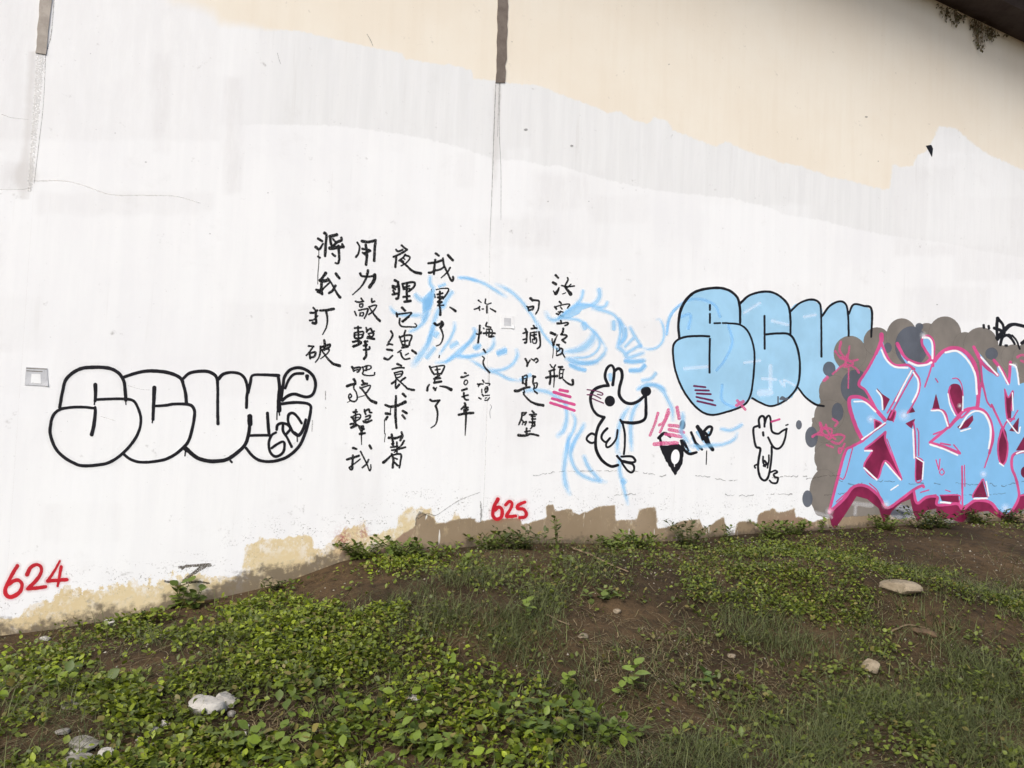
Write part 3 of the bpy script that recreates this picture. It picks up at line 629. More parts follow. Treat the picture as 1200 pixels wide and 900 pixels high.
# ------------------------------------------------------------------ blue misty face drawing
WA = [  # frame, strokes
 (Z(440,270), '28>50;640,530 640,620 680,690 650,770 620,830|40>80;465,750 510,800 580,830 640,830|70>90;650,760 625,840 600,900|44;900,720 840,800 790,900|22;820,630 740,660|20>14;960,550 1080,560 1200,600'),
 (Z(440,350), '100>50;620,40 600,150 560,250|24>40;170,90 220,160 320,190 550,195|44>22;620,170 560,280 480,350 390,390|60>30;800,60 730,160 690,260 650,400 600,560|30>80;700,300 660,400 620,520 560,620 440,780|64;705,430 720,410|50;690,580 600,690|30>18;930,270 920,370 870,480 800,580 750,660|60;890,560 950,520|40>28;1150,340 1170,400 1110,500 1000,590 900,680 820,740 700,750|24;820,740 960,670 1080,680 1200,650|50;1180,580 1200,570'),
 (Z(480,330), '50;760,770 820,750|36>24;985,650 985,730 940,800 840,850 700,880 560,890|60;1040,840 1120,800|26;560,880 640,780 720,690 765,600 750,545'),
 (Z(520,400), '32>24;850,90 860,170 810,260 720,320 620,340 540,320|50;640,140 720,120|26;290,200 400,270 520,340 640,380 760,440 900,465|30;900,450 1020,390'),
 ((520,310,.13333), '14>22;130,118 230,125 350,165 460,230 555,290|25>14;450,170 560,220 660,300 740,400 800,490 830,600|14;820,490 870,600 960,710 1060,790'),
 (Z(580,440), '36;330,185 450,170 600,190 700,240 850,340|30>56;820,300 840,450 830,560 800,650 730,710|26;900,430 940,520 920,640 860,760 840,900|40>28;1050,560 1000,660 930,780 890,900'),
 ((620,420,.2), '22;240,440 215,560 205,660 215,740 240,800|17;285,445 245,530 250,600 290,670 370,710 455,725|20;320,570 350,640 420,720|20;585,285 545,350 520,440 515,550|20;655,235 610,310 595,400 600,540|24>12;530,560 530,650 550,740 580,860|14;630,180 660,175 720,155 770,165 800,195|16;660,130 710,120 745,85|22;215,0 290,30 400,20|16;240,40 330,70|20;560,15 680,15|20;590,70 650,70 680,40|26;550,715 560,725|22;475,95 478,125'),
 ((640,320,.13333), '34>22;-5,340 20,390 60,412 110,398 200,325 280,278 400,280|20;265,275 310,220 325,150|36;465,140 470,200 445,250 400,285|18;410,290 480,300 520,290 540,250|26>14;400,310 500,330 590,365 640,420 700,480|16;100,410 200,400 300,420 380,480 450,550 500,620 530,680|50;330,455 340,480|60>76>30;425,520 400,580 350,640 270,680 160,690|12;440,550 470,620 440,690 350,740 200,740|26;530,660 500,720 430,780 330,790 200,750|18;200,800 270,840 350,855|40;595,430 595,490|26>50;640,400 670,480 680,560 640,640|14;640,430 650,520 630,640|16;700,480 700,560 660,610|22;735,470 770,540 820,620 830,650|18;690,650 770,570|20;700,710 800,650 840,640|30;620,650 680,690 720,740 860,700|22;690,770 760,785 850,770|24;730,855 820,850 870,810|10;830,650 900,670 980,650 1030,580 1030,480 1000,410 960,410|12;1060,550 1070,430 1110,340 1190,270'),
 ((740,440,.16667), '20;40,100 80,70 150,65 210,100 250,160 285,240 290,320|24;360,260 360,330 350,400 400,470|18;625,375 700,385 780,345|18;745,400 720,450 640,485 560,490 480,500 400,490'),
]
d = Decal(.002)
for fr, t_ in WA: strokes(d, t_, fr, f=4.2, jit=.18, step=1.6, core=.22, fade=.22)
d.fill(poly('100,400 180,330 260,280 380,275 415,285 310,320 285,355 200,392', (640,320,.13333)), f=1.5)
d.fill(poly('560,800 660,700 680,760 640,900 560,960', Z(440,270)), f=2.5, amp=.9)
d.build('spray_drawing', M['wash'], label='pale blue misty drawing of eyes and hair')

# ------------------------------------------------------------------ black outlined lettering (left)
A6 = (20,410,1/6); B6 = (200,410,1/6)
def part_strokes(name, mat, layer, lst, parent=None, label=None, **kw):
    d = Decal(layer)
    for fr, t_ in lst: strokes(d, t_, fr, **kw)
    return d.build(name, mat, parent, label)
kw = dict(f=.9, jit=.08)
halo = Decal(.0055)
for fr, t_ in ((A6, '60;300,405 320,290 350,200 440,135 550,122 650,130 715,165 750,220 765,350|60;820,640 740,730 650,790 560,810 480,815 420,805 330,755 270,690 235,600 235,530 255,460'),
               (B6, '50;530,690 570,740 620,775 690,785 760,775 830,745 900,680 940,600|50;100,685 190,760 260,780 330,780 400,765 470,720|40;800,190 840,140 900,125 960,145 1005,190 1018,250')):
    strokes(halo, t_, fr, f=5, amp=.2)
let = holder('bubble_lettering', 'white bubble letters reading SCUM in thick black outline'); build_each(halo, 'overspray', M['mist'], let)
part_strokes('letter', M['black'], .0095, [(A6, '24;300,405 320,290 350,200 440,135 550,122 650,130 715,165 750,220 760,290 765,355|28>20;550,245 552,300 548,360|20;550,350 650,345 760,345 820,360 850,410 870,480 860,560 820,640 740,730 650,790 560,810 480,815 420,805 330,755 270,690 235,600 235,530 255,460 300,420 370,405 460,402 545,410|20>28;548,405 550,440 540,530 525,595|6;762,355 766,385|8;545,360 543,385')], let, **kw)
part_strokes('letter', M['black'], .0105, [(A6, '22;755,190 830,165 900,150 990,150 1080,165 1150,200 1170,250 1185,310 1190,380|28>20;965,265 960,380 955,490|8;953,490 950,512|20;965,395 1040,390 1110,380 1210,385 1245,420 1245,480 1230,560 1205,640 1165,690 1110,735 1040,770 960,785 900,790 840,785 790,765 755,738')], let, **kw)
part_strokes('letter', M['black'], .0115, [(B6, '22;90,200 130,165 200,150 270,155 320,190 330,260 330,400 332,520|22;335,205 370,170 430,158 490,170 525,210 540,280 535,330 532,405|28>22;100,685 130,715 190,760 260,780 330,782 400,768 470,720 520,670 540,620 552,560 558,470|36;556,468 558,520|34;100,690 118,705|8;105,700 100,745|14;420,780 430,790')], let, **kw)
part_strokes('letter', M['black'], .0125, [(B6, '20;545,300 560,230 575,180 650,175 760,180|20>32;755,180 765,260 760,350 762,425|18;555,602 620,600 690,600|22;680,445 685,520 692,600|22;530,690 570,740 620,775 690,785 760,775 830,745 900,680 940,600 965,520 985,420 975,385 930,372 860,370 775,380|20;775,350 790,250 800,190 840,140 900,125 960,145 1005,190 1018,250 1000,310 965,330 920,325 870,310 820,325 785,355|16>20;805,270 830,210 870,170 930,165|28>16;958,185 960,208|7;762,430 765,460|7;748,430 746,490')], let, **kw)
part_strokes('tag', M['black'], .0135, [(B6, '18;740,580 710,600 690,650 700,720 740,750 790,720 800,660 785,645 745,665 710,690|18;790,520 790,570 820,620 850,680|18;745,560 750,530 780,515 820,525 840,555 815,590|18;920,515 890,470 860,445 830,455 825,500 840,540 860,580|18>26;950,490 930,560 900,600 870,585|6;888,600 890,645')], let, label='small letters GPO inside the last bubble', **kw)
build_each(strokes(Decal(.006), '6;1088,290 1088,350|5;1090,405 1092,412|6;997,495 995,540 993,572', B6), 'paint_tick', M['crack'])
# ------------------------------------------------------------------ light blue lettering (right)
D = (760,320,.23333)
d = Decal(.004)
d.fill(poly('155,330 150,260 165,170 220,100 300,78 380,82 440,117 460,160 520,107 590,94 660,117 710,182 750,152 810,134 860,157 875,207 920,157 960,144 995,167 1005,210 1030,160 1080,167 1118,187 1116,300 1100,340 1080,480 1000,600 870,665 800,630 750,578 720,620 660,660 610,668 560,648 518,622 470,665 400,697 310,710 240,676 170,588 134,490 124,385 137,345', D), f=1.6, rough=.5)
lb = d.build('bubble_lettering', M['skyblue'], None, 'light blue filled bubble letters with thin black outline')
d = Decal(.0052); strokes(d, '10;90,310 110,220 170,150 250,130 330,160 360,220|10;370,560 370,640 440,680|10;400,260 420,350 380,440 340,490|12;160,220 210,210 200,280', D, f=2.2); d.build('paint_swirl', M['swirl'], lb)
d = Decal(.0056); strokes(d, '16;612,465 612,580|12;570,530 640,535|34;560,602 610,600|8;680,535 682,570|8;690,540 735,565|10;480,450 560,440|8;660,540 672,560|14;180,480 300,470|10;480,200 560,150|12;620,240 700,260|10;780,220 840,210', D, f=3, amp=.5); build_each(d, 'paint_smear', M['glow'], lb)
kw = dict(f=.7, jit=.1)
part_strokes('letter', M['black'], .0075, [(D, '13;155,330 150,250 170,165 225,100 310,76 385,80 440,115 458,170 460,250|10;308,160 308,185|10;308,205 308,250|9;330,252 360,251|10;372,251 400,252 460,260 500,295 525,360 532,430 522,560 505,630 470,668 400,695 310,712 240,675 175,590 135,490 122,390 135,345 180,322 250,316 305,318|10;308,330 306,410 306,500')], lb, **kw)
part_strokes('letter', M['black'], .0085, [(D, '11;462,150 510,110 590,93 650,110 700,160 712,230 712,310|10;582,215 583,380|10;590,308 650,303 710,310 745,370 760,460 750,560 710,620 660,655 610,668 560,650 520,628')], lb, **kw)
part_strokes('letter', M['black'], .0095, [(D, '10;715,190 760,150 815,133 855,148 866,200 868,420|10;872,215 910,165 960,142 992,160 1002,220 1005,315|10;750,575 790,625 840,660 880,668')], lb, **kw)
part_strokes('letter', M['black'], .0100, [(D, '10;1005,205 1030,158 1080,165 1120,185 1118,320')], lb, **kw)
build_each(strokes(Decal(.0102), '10;228,567 285,573|10;235,588 302,590|10;242,605 312,608|10;240,622 322,640|10;245,643 335,664', D, **kw), 'paint_dash', M['purple'], lb)
part_strokes('paint_cross', M['pinksoft'], .0108, [(D, '14;445,640 485,685|17;442,665 475,645')], lb, **kw)
part_strokes('paint_dash', M['slate'], .0108, [(D, '8;650,622 650,652|10;662,632 672,622 690,632 696,628|12;670,632 690,634')], lb, label='small dark scribble', **kw)

# ------------------------------------------------------------------ small drawings between the letterings
K = (620,420,.2); L6 = (740,440,1/6)
d = Decal(.0078); strokes(d, '17;440,345 400,330 370,290 360,230 380,185 430,162 465,160|17;465,160 445,110 455,60 480,40 497,60 497,100 490,155|17;500,75 520,60 540,70 545,110 530,170 530,220 560,255 600,265 640,250 675,220|17;683,220 685,300 680,350 650,372 600,378 545,372|13;535,360 545,380|13;548,380 560,440 560,510 555,560|17;440,345 405,400 390,470 395,540 430,600 480,632 520,625|13;390,450 365,440 340,460 340,480 365,496 388,488|13;458,410 430,440 425,470 450,490 475,465 452,497 455,520 480,510 510,470 518,420|14;515,572 545,605|13;540,575 600,575 622,600 600,610 545,600|13;545,605 605,620 615,650 600,668 575,655 545,615', K, **kw)
d.ell(620+473*.2, 420+250*.2, 5.4, 5.7); d.ell(620+685*.2, 420+193*.2, 5.4, 5.2)
rab = d.build('rabbit_drawing', M['black'], None, 'black line drawing of a long nosed rabbit')
part_strokes('whisker', M['purple'], .0108, [(K, '7;340,183 390,190 430,205 425,215 400,210|7;340,213 380,215 420,235|7;370,235 435,262')], rab, **kw)
part_strokes('rabbit_drawing', M['black'], .0075, [(L6, '15;885,355 858,370 860,430 875,500 905,515 895,580 890,650 905,715 935,738 960,715 975,650 985,560 985,500|15;900,365 895,310 915,285 935,300 935,360|15;935,340 950,295 968,282 978,310 980,350 990,395 1030,410 1060,390 1092,375|15;1090,375 1080,440 1060,490 1030,515 995,500 960,435|16;925,400 927,422|12;925,570 925,610 940,640|16;935,600 950,620 930,635|11;965,560 965,600 955,650|12;885,625 865,635 870,650|13;980,680 1010,668 1025,680 1000,695 1010,715 1030,720 1020,755 990,755 970,738|9;1085,350 1100,345')], label='smaller black rabbit drawing', **kw)
part_strokes('paint_dash', M['pink'], .0085, [(L6, '15;985,325 1040,308')], **kw)
build_each(strokes(Decal(.0078), '36;760,170 850,185|36;690,195 790,225 880,250|34;670,270 800,305 930,340|34;650,320 780,360 930,410', Z(580,440), **kw), 'paint_bar', M['pink'], holder('paint_bars', 'four short pink bars'))
part_strokes('paint_bars', M['pinksoft'], .0078, [(L6, '20;185,265 160,350 130,420|20;260,240 230,320 195,350|18;265,260 200,400|26;320,225 335,300|24;265,350 365,360|24;265,380 365,400|24;240,412 350,430|26;160,484 230,477 320,475')], label='dry pink slanting bars', f=1.6, jit=.2)
d = Decal(.0066)
d.fill(poly('200,500 260,492 330,482 366,515 355,620 305,700 240,590', L6), f=.8, rough=.25)
strokes(d, '20;190,440 230,405 270,430|18;200,440 215,520|20;350,460 370,520 410,550 455,540|18;420,400 450,470 495,520|14;360,455 385,505|28;465,360 520,450 570,520|18;480,380 500,450|20;510,390 540,360 565,370 545,420 510,400|16;530,430 560,510|10;372,460 400,530|5;528,530 525,625', L6, f=.9, jit=.25)
tg = d.build('tag', M['black'], None, 'heavy black drop shaped scrawl')
d = Decal(.0090); d.ell(740+308/6, 440+572/6, 4.6, 8.2, f=.8, rot=.1); strokes(d, '5;300,600 302,640', L6, f=.5); d.build('tag_centre', M['white'], tg)
part_strokes('tag_tint', M['wash'], .0056, [(L6, '26;465,400 520,470 565,515|18;430,440 470,520|20;370,480 410,540|16;545,400 530,470')], tg, f=2)
part_strokes('tag', M['black'], .0068, [(Z(1080,350), '40>30;890,230 880,330 890,480|30>24;900,240 950,300 960,360 960,400|34;850,345 920,370 970,400|55>34;890,460 960,380 1020,320 1090,300 1210,325|34>26;920,540 950,450 1010,430 1060,480 1090,530|18;1060,430 1110,490 1150,590|44;1020,430 1040,440|26;725,310 730,340|26;785,320 790,350|25;980,550 1000,550|40;1175,520 1230,480')], label='black looping scrawl at the far end', f=1.3, jit=.15)
# numbers and the brush mark
for fr, t_, lab in (((0,640,1/6), '27;122,138 90,190 55,260 35,310 50,350 90,355 140,320 155,270 130,240 95,245 60,270|27;190,200 215,150 260,130 290,150 285,195 250,245 200,295|26;195,300 250,295 320,285|16>22;420,105 385,170 335,245|26;335,245 400,240 470,235|24>18;430,145 420,200 405,280', 'red painted number 624'),
                    ((540,560,1/6), '27;260,150 235,200 225,260 250,290 285,275 290,225 265,205 240,225|24;315,190 340,165 360,180 350,215 320,270 340,272 385,268|25;450,170 405,190 400,215 440,220 460,250 450,275 415,280', 'red painted number 625')):
    d = Decal(.003)
    for p, w_ in parse(t_, fr): d.stroke(p, [q*2.0 for q in w_], f=3.2, amp=.5)
    nb_ = holder('painted_number', lab); build_each(d, 'overspray', M['redmist'], nb_, None, [1, 2, 3] if '624' in lab else [1, 1, 1])
    build_each(strokes(Decal(.0072), t_, fr, f=1.0, jit=.12), 'digit', M['red'], nb_, None, [1, 2, 3] if '624' in lab else [1, 1, 1])
part_strokes('brush_mark', M['darkbrown'], .0066, [((0,400,1/3), '9>12;630,795 680,788 738,787|15>9;718,790 680,815 645,841|7;640,800 655,788|10>6;658,847 700,845 735,850|8;580,843 598,846')], label='short dark brown zigzag brush mark', f=.8, jit=.25)

# ------------------------------------------------------------------ mural (right end)
MM = (930,370,.27778)
mp = lambda x, y: (930+x*.27778, 370+y*.27778)
d = Decal(.005)
d.fill(poly('110,330 125,280 175,240 300,130 500,110 700,130 1060,200 1090,650 1060,830 700,836 420,832 150,850 98,838 72,775 78,705 105,655 92,600 95,530 78,480 85,430 120,400', MM), f=1.8, rough=.4)
for cx, cy, rx, ry in ((238,158,66,70),(352,108,54,56),(456,88,62,74),(562,82,46,48),(638,78,66,72),(722,124,46,52),(790,124,70,72),(872,182,55,55),(930,176,52,52),(985,190,60,70),(168,318,58,64),(128,475,50,58),(150,600,60,62),(128,745,58,95),(150,420,60,62)):
    x, y = mp(cx, cy); d.ell(x, y, rx*.27778, ry*.27778, f=1.8)
mu = d.build('wild_style_mural', M['taupe'], None, 'pink outlined blue wild lettering on a taupe cloud')
d = Decal(.0072)
for cx, cy, rx, ry in ((150,225,25,30),(262,302,62,72),(185,407,23,38),(75,512,25,42),(22,460,11,18),(58,772,20,34),(497,128,68,82),(397,135,15,20),(530,46,15,14),(835,160,25,24),(455,828,48,28)):
    x, y = mp(cx, cy); d.ell(x, y, rx*.27778, ry*.27778, f=.9)
d.ell(758+179*.23333, 320+762*.23333, 3.0, 5.0, f=1)
build_each(d, 'cloud_spot', M['slate'], mu)
part_strokes('tag', M['pinksoft'], .0088, [(MM, '9;175,150 200,180 225,185|10;200,110 195,150 225,185|9;235,130 230,190 270,185|9;165,245 215,205 260,220 275,240|6;232,220 230,305|10;205,175 250,200 225,215|14;128,272 142,260|10;225,165 215,215')], mu, label='dry pink star scrawl on the cloud', f=1.0, jit=.3)
part_strokes('tag', M['pinksoft'], .0088, [(MM, '10;80,510 120,480 110,450 120,505|10;130,470 120,490 150,520 160,480 130,475|10;165,435 185,450 175,465|10;150,520 180,500 215,510 190,540 160,530|9;140,545 165,555|8;215,540 195,580 190,560 210,560|9;100,500 150,505 200,500|9;135,460 150,500 175,520')], mu, label='dry pink looping scrawl on the cloud', f=1.0, jit=.3)
part_strokes('tag', M['pinksoft'], .0088, [(MM, '12;945,175 965,165 990,180|10;960,190 985,200')], mu, f=1.0, jit=.3)
d = Decal(.0092)
d.fill(poly('150,838 215,770 245,730 280,715 320,728 360,765 395,815 455,775 505,735 520,792 560,765 605,765 607,800 690,795 712,815 760,785 800,785 835,795 870,835 903,845 930,810 950,760 985,750 1060,745 1060,815 972,812 940,832 905,862 870,852 820,822 780,827 735,847 710,874 660,857 605,852 602,812 560,820 522,868 506,832 492,772 455,787 415,822 383,880 360,812 310,772 265,760 220,832 175,897 160,882', MM), f=.7)
d.build('letter_shadow', M['maroon'], mu)
d = Decal(.0104)
d.fill(poly('150,825 185,690 217,575 245,550 287,530 262,468 236,395 236,350 262,340 297,352 338,390 352,405 330,350 305,318 275,288 312,225 347,160 370,90 388,155 405,190 432,210 482,212 455,170 440,125 470,172 505,200 550,207 582,188 555,145 540,110 550,88 572,92 592,125 592,190 625,155 662,137 708,143 750,182 775,245 779,318 790,280 797,305 797,240 785,180 768,142 830,215 862,252 858,205 885,240 906,290 914,205 940,220 950,290 985,280 1060,290 1060,735 985,745 950,755 930,805 903,838 870,830 835,790 800,780 760,780 715,800 710,815 690,795 640,785 607,798 605,765 560,765 520,790 505,735 455,770 395,810 360,760 320,725 280,712 245,725 215,765', MM), f=.7)
d.build('letter_fill', M['bluefill'], mu)
d = Decal(.0118)
for t_ in ('350,305 372,330 405,352 380,402 374,350','410,400 428,405 420,445 392,440','480,412 500,385 512,405','472,455 512,435 497,475','340,440 368,455 345,478','387,490 388,530 455,690 385,615 352,688 297,635 330,570 300,565 340,530','690,470 755,420 757,440 735,470 705,480','600,330 616,392 585,395','515,600 545,615 540,690 515,695','795,690 815,765 755,765','618,760 695,760 697,790 625,780','890,310 905,345 925,320 915,440 900,430','950,430 945,490 910,485','972,510 1000,510 1000,565 938,568'):
    d.fill(poly(t_, MM), f=.5)
d.fill(poly('672,288 700,295 712,340 708,395 695,425 672,380 655,330 658,300', MM), f=.5, smooth=True)
d.fill(poly('875,475 895,490 902,560 895,615 880,625 865,600 862,540', MM), f=.5, smooth=True)
x, y = mp(974, 660); d.ell(x, y, 4, 6)
build_each(d, 'letter_counter', M['maroon'], mu)
ds = Decal(.0086); strokes(ds, '26;415,800 480,815 540,800|14;400,850 520,848|22;500,838 530,828|16;250,790 330,800|10;262,805 258,838|12;90,830 160,850|14;640,862 700,880|12;560,850 575,880', MM, f=3, amp=.34, jit=.3); build_each(ds, 'paint_scuff', M['glow'], mu)
part_strokes('letter_outline', M['pink'], .0136, [(MM, '12;150,825 185,690 217,575 245,552 290,528 335,490 385,455|16;290,525 262,468 238,395 236,350 262,342 297,352 340,390 385,440|12;350,400 305,318 275,288 312,225 347,160|14>20;347,160 368,110 370,80|12;372,120 388,160 408,195 435,210 480,208 508,225|7;500,225 430,350 395,410|7;510,235 440,360 405,430|8;510,235 530,270 528,320 500,380 480,410|14;437,118 465,170 500,195 550,205 582,180 587,210|12>8;582,185 555,145 540,112 550,88 572,86 592,115 592,180|7;585,200 570,250 553,300|17;595,190 625,155 662,137 708,143 750,182 772,240 778,330 775,385|14;760,132 800,205 860,250|13;845,188 885,240 906,285 914,195|9;797,300 785,180 770,150|8;780,380 792,280 805,320 815,360 832,385|13;655,470 690,430 720,400 770,390 810,410 835,460 840,520 825,580|6;825,580 805,640|12;700,425 640,480 575,535|12;575,535 640,555 700,580|7;590,500 630,485|7;620,538 660,545|6;675,545 700,575|9;585,395 635,405 655,470|9;660,300 655,330 680,400 705,430 740,400|5;670,265 690,265 708,290 715,340|7;505,450 512,500 515,600|5;520,475 527,500 527,590|5;515,595 545,615 540,690 515,695 515,600|8;387,490 340,530 300,563 330,570 297,637 352,688 387,612 455,690 390,535 387,490|4;393,520 420,590 445,660|5;248,560 215,680 195,685|5;600,608 612,650|5;617,605 612,650|5;625,645 615,660 625,672 635,660 625,645|8;710,635 712,810|4;720,630 722,720|13;150,830 215,768 245,728 280,714 320,726 360,762 395,810 455,772 505,735 545,715 548,722|12;505,735 520,790 560,765 605,765 607,798 690,793 712,815 760,782 800,780 835,792 870,832 903,840 930,808 950,758 938,690 920,640 925,590 960,575 1000,575|5;320,708 350,735 365,765|5;180,785 235,735|9;835,375 870,450 880,470|8;878,478 862,540 866,605 882,628 898,600 902,540 885,480 905,440 930,435|6;795,690 755,765 818,765 800,690|6;890,310 898,420 915,445 945,400|6;890,310 905,345 925,318 918,400|6;340,438 370,455 345,480 340,438|5;410,398 430,405 420,447|6;618,758 698,758 698,792|5;598,265 608,280|7;950,760 1000,750|5;535,745 570,735|5;572,760 600,755|4;640,735 660,742')], mu, f=.7, jit=.12)
build_each(strokes(Decal(.0190), *[(q[1], q[0]) for q in [(MM, '8;370,145 390,185 425,215 480,220|7;255,362 300,365 345,405|7;497,232 465,290 430,360|7;505,240 525,275 522,320 500,365|9;485,195 520,210 560,207 580,197|8;545,92 570,95 584,120 585,180|9;640,155 690,150 735,190 765,250 772,330|7;790,175 860,250|7;865,215 905,290|7;912,205 938,217 950,290|7;350,315 370,345 375,395|7;300,570 330,570|7;297,642 350,692|7;387,620 450,692|7;503,480 508,600|6;548,617 543,690|7;580,400 625,405 650,465|6;650,330 660,380 680,420|5;714,340 713,400|8;700,472 735,420 770,402 805,415 827,460 830,510 822,560|8;575,543 640,565 690,588|6;705,487 745,475|8;620,787 660,790|7;760,772 815,770|6;812,700 822,760|6;868,622 885,634|6;900,440 945,495 955,470|5;922,325 925,400|7;940,582 965,572 1000,572|6;287,522 385,452|5;515,597 545,617|6;410,735 440,715')]][0], f=.6, jit=.15), 'letter_highlight', M['white'], mu)
d = Decal(.0245)
for cx, cy, r in ((150,826,15),(390,796,16),(893,812,18),(800,668,14),(547,84,14),(325,436,16),(465,420,22),(932,210,11),(700,380,9)):
    x, y = mp(cx, cy); d.blob(x, y, r*.27778*1.6)
build_each(d, 'letter_glint', M['glow'], mu)

# ------------------------------------------------------------------ paper notices on the wall
def notice(q, inner, label, mats, bars):
    t_ = obj('paper_notice', None); ctr = uv3(wall_uv([np.mean(q, 0)]), .003)[0]; t_.location = ctr
    tag(t_, label, 'notice', 'paper notices stuck on the wall'); bpy.context.view_layer.update()
    def sheet(name, quad, mat, lo, hi, n=8):
        quad = np.array(quad, float); a = np.linspace(0, 1, n); V = []
        for tt in (lo, hi):
            for j in a:
                for i in a:
                    p = quad[0]*(1-i)*(1-j)+quad[1]*i*(1-j)+quad[2]*i*j+quad[3]*(1-i)*j
                    curl = .004*max(0, (i-.8)/.2)*max(0, (j-.75)/.25) if hi > lo and name == 'sheet' else 0
                    V.append(uv3(wall_uv([p]), tt+curl)[0]-ctr)
        f = []; N = n*n
        for j in range(n-1):
            for i in range(n-1):
                k = j*n+i; f.append((k+N, k+N+n, k+N+n+1, k+N+1)); f.append((k, k+1, k+n+1, k+n))
        ed = [j for j in range(n)]+[j*n+n-1 for j in range(1, n)]+[n*n-1-j for j in range(1, n)]+[(n-1-j)*n for j in range(1, n-1)]
        for a_, b_ in zip(ed, ed[1:]+ed[:1]): f.append((a_, a_+N, b_+N, b_))
        return obj(name, mesh(name, V, f, mat), t_)
    sheet('sheet', q, mats[0], .0022, .0032)
    sheet('label_square', inner, mats[1], .0036, .0040, 2)
    for bq in bars: sheet('worn_strip', bq, M['tape3'] if False else mats[2], .0036, .0039, 2)
notice([(30.5,430),(55.5,431.5),(56.5,452.5),(29,451)], [(37,438),(47.5,438.5),(48,449.5),(36,449)], 'small grey laminated paper notice beside the white bubble letters', (M['paper'], M['paperwhite'], M['grey_rock']), [[(31,431),(55,432),(55,433),(31,432)], [(31,434),(50,435),(50,436),(31,435)]])
notice([(587,369.5),(602,370),(602,385),(587,384.5)], [(590.5,372.5),(598.5,373),(598.5,382),(590.5,381.5)], 'tiny white paper square stuck between the poem and the signature column', (M['paperwhite'], M['paper'], M['grey_rock']), [])

# ------------------------------------------------------------------ bridge deck over the wall
slope = (edge_px[1][1]-edge_px[0][1])/(edge_px[1][0]-edge_px[0][0]); u0, v0 = edge_px[0]
print('deck edge', edge_px, slope, 'base', bu[[1, 10, -2]])
dk = obj('bridge_deck', None); tag(dk, 'dark concrete bridge deck overhanging the top of the painted wall', 'bridge')
def prism(name, prof, ua, ub, mat, parent, n=24):
    """profile (distance out from the wall, height above the soffit line) swept along the wall"""
    V = []; k = len(prof); f = []
    for u in np.linspace(ua, ub, n):
        for (o_, h) in prof: V.append(uv3([(u, v0+slope*(u-u0)+h)], o_)[0])
    for i in range(n-1):
        for j in range(k): f.append((i*k+j, (i+1)*k+j, (i+1)*k+(j+1) % k, i*k+(j+1) % k))
    f += [tuple(range(k)), tuple(range((n-1)*k, n*k))[::-1]]
    me = mesh(name, V, f, mat); bm = bmesh.new(); bm.from_mesh(me); bmesh.ops.recalc_face_normals(bm, faces=bm.faces); bm.to_mesh(me); bm.free()
    return obj(name, me, parent)
UA, UB = -20, 33
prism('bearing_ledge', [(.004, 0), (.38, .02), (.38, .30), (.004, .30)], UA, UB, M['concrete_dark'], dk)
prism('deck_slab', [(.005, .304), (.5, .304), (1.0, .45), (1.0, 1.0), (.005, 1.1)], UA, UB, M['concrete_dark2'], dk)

# ------------------------------------------------------------------ vegetation
LEAF_V = np.array([(0,0,0),(.30,.30,.05),(.34,.55,.06),(.18,.82,.02),(0,1,-.06),(-.18,.82,.02),(-.34,.55,.06),(-.30,.30,.05),(0,.30,-.02),(0,.56,-.01),(0,.82,-.02)])
LEAF_F = np.array([(0,1,8,8),(0,8,7,7),(8,1,2,9),(7,8,9,6),(9,2,3,10),(6,9,10,5),(10,3,4,4),(5,10,4,4)])
def tri(F4):
    out = []
    for a, b, c, d_ in F4:
        out.append((a, b, c))
        if d_ != c: out.append((a, c, d_))
    return np.array(out)
LEAF_T = tri(LEAF_F)
def leaves(pos, size, az, pitch, roll, wid=1.0):
    """pos (n,3); returns verts (n*11,3), tris"""
    n = len(pos); V = LEAF_V[None]*size[:, None, None]*np.array([1, 1, 1.0]); V = V.copy(); V[:, :, 0] *= np.broadcast_to(wid, n)[:, None]
    cr, sr = np.cos(roll)[:, None], np.sin(roll)[:, None]
    x = V[:, :, 0]*cr+V[:, :, 2]*sr; z = -V[:, :, 0]*sr+V[:, :, 2]*cr; y = V[:, :, 1]
    cp, sp = np.cos(pitch)[:, None], np.sin(pitch)[:, None]
    y2 = y*cp-z*sp; z2 = y*sp+z*cp
    ca, sa = np.cos(az)[:, None], np.sin(az)[:, None]
    X = x*ca-y2*sa; Y = x*sa+y2*ca
    out = np.stack([X, Y, z2], -1)+pos[:, None, :]
    T = (LEAF_T[None]+(np.arange(n)*11)[:, None, None]).reshape(-1, 3)
    return out.reshape(-1, 3), T
def blades(pos, h, az, lean, wd, curl=.6):
    """grass blades: 4 levels"""
    n = len(pos); lv = np.array([0, .35, .7, 1.0]); V = np.zeros((n, 8, 3))
    dx, dy = np.cos(az), np.sin(az); px_, py_ = -dy, dx
    for i, t in enumerate(lv):
        out = lean*(t**(1+curl))*h; zz = h*t*np.cos(np.minimum(lean, 1.4)*t*.6)
        wv = wd*(1-t*.9)*.5
        for s_, k in ((1, 0), (-1, 1)):
            V[:, i*2+k, 0] = pos[:, 0]+dx*out+s_*px_*wv; V[:, i*2+k, 1] = pos[:, 1]+dy*out+s_*py_*wv; V[:, i*2+k, 2] = pos[:, 2]+zz
    T = np.array([(0,1,3),(0,3,2),(2,3,5),(2,5,4),(4,5,7),(4,7,6)])
    return V.reshape(-1, 3), (T[None]+(np.arange(n)*8)[:, None, None]).reshape(-1, 3)
def colattr(me, cols, per):
    c = np.repeat(np.column_stack([cols, np.ones(len(cols))]), per, 0).astype(np.float32)
    a = me.color_attributes.new('col', 'FLOAT_COLOR', 'POINT'); a.data.foreach_set('color', c.ravel())
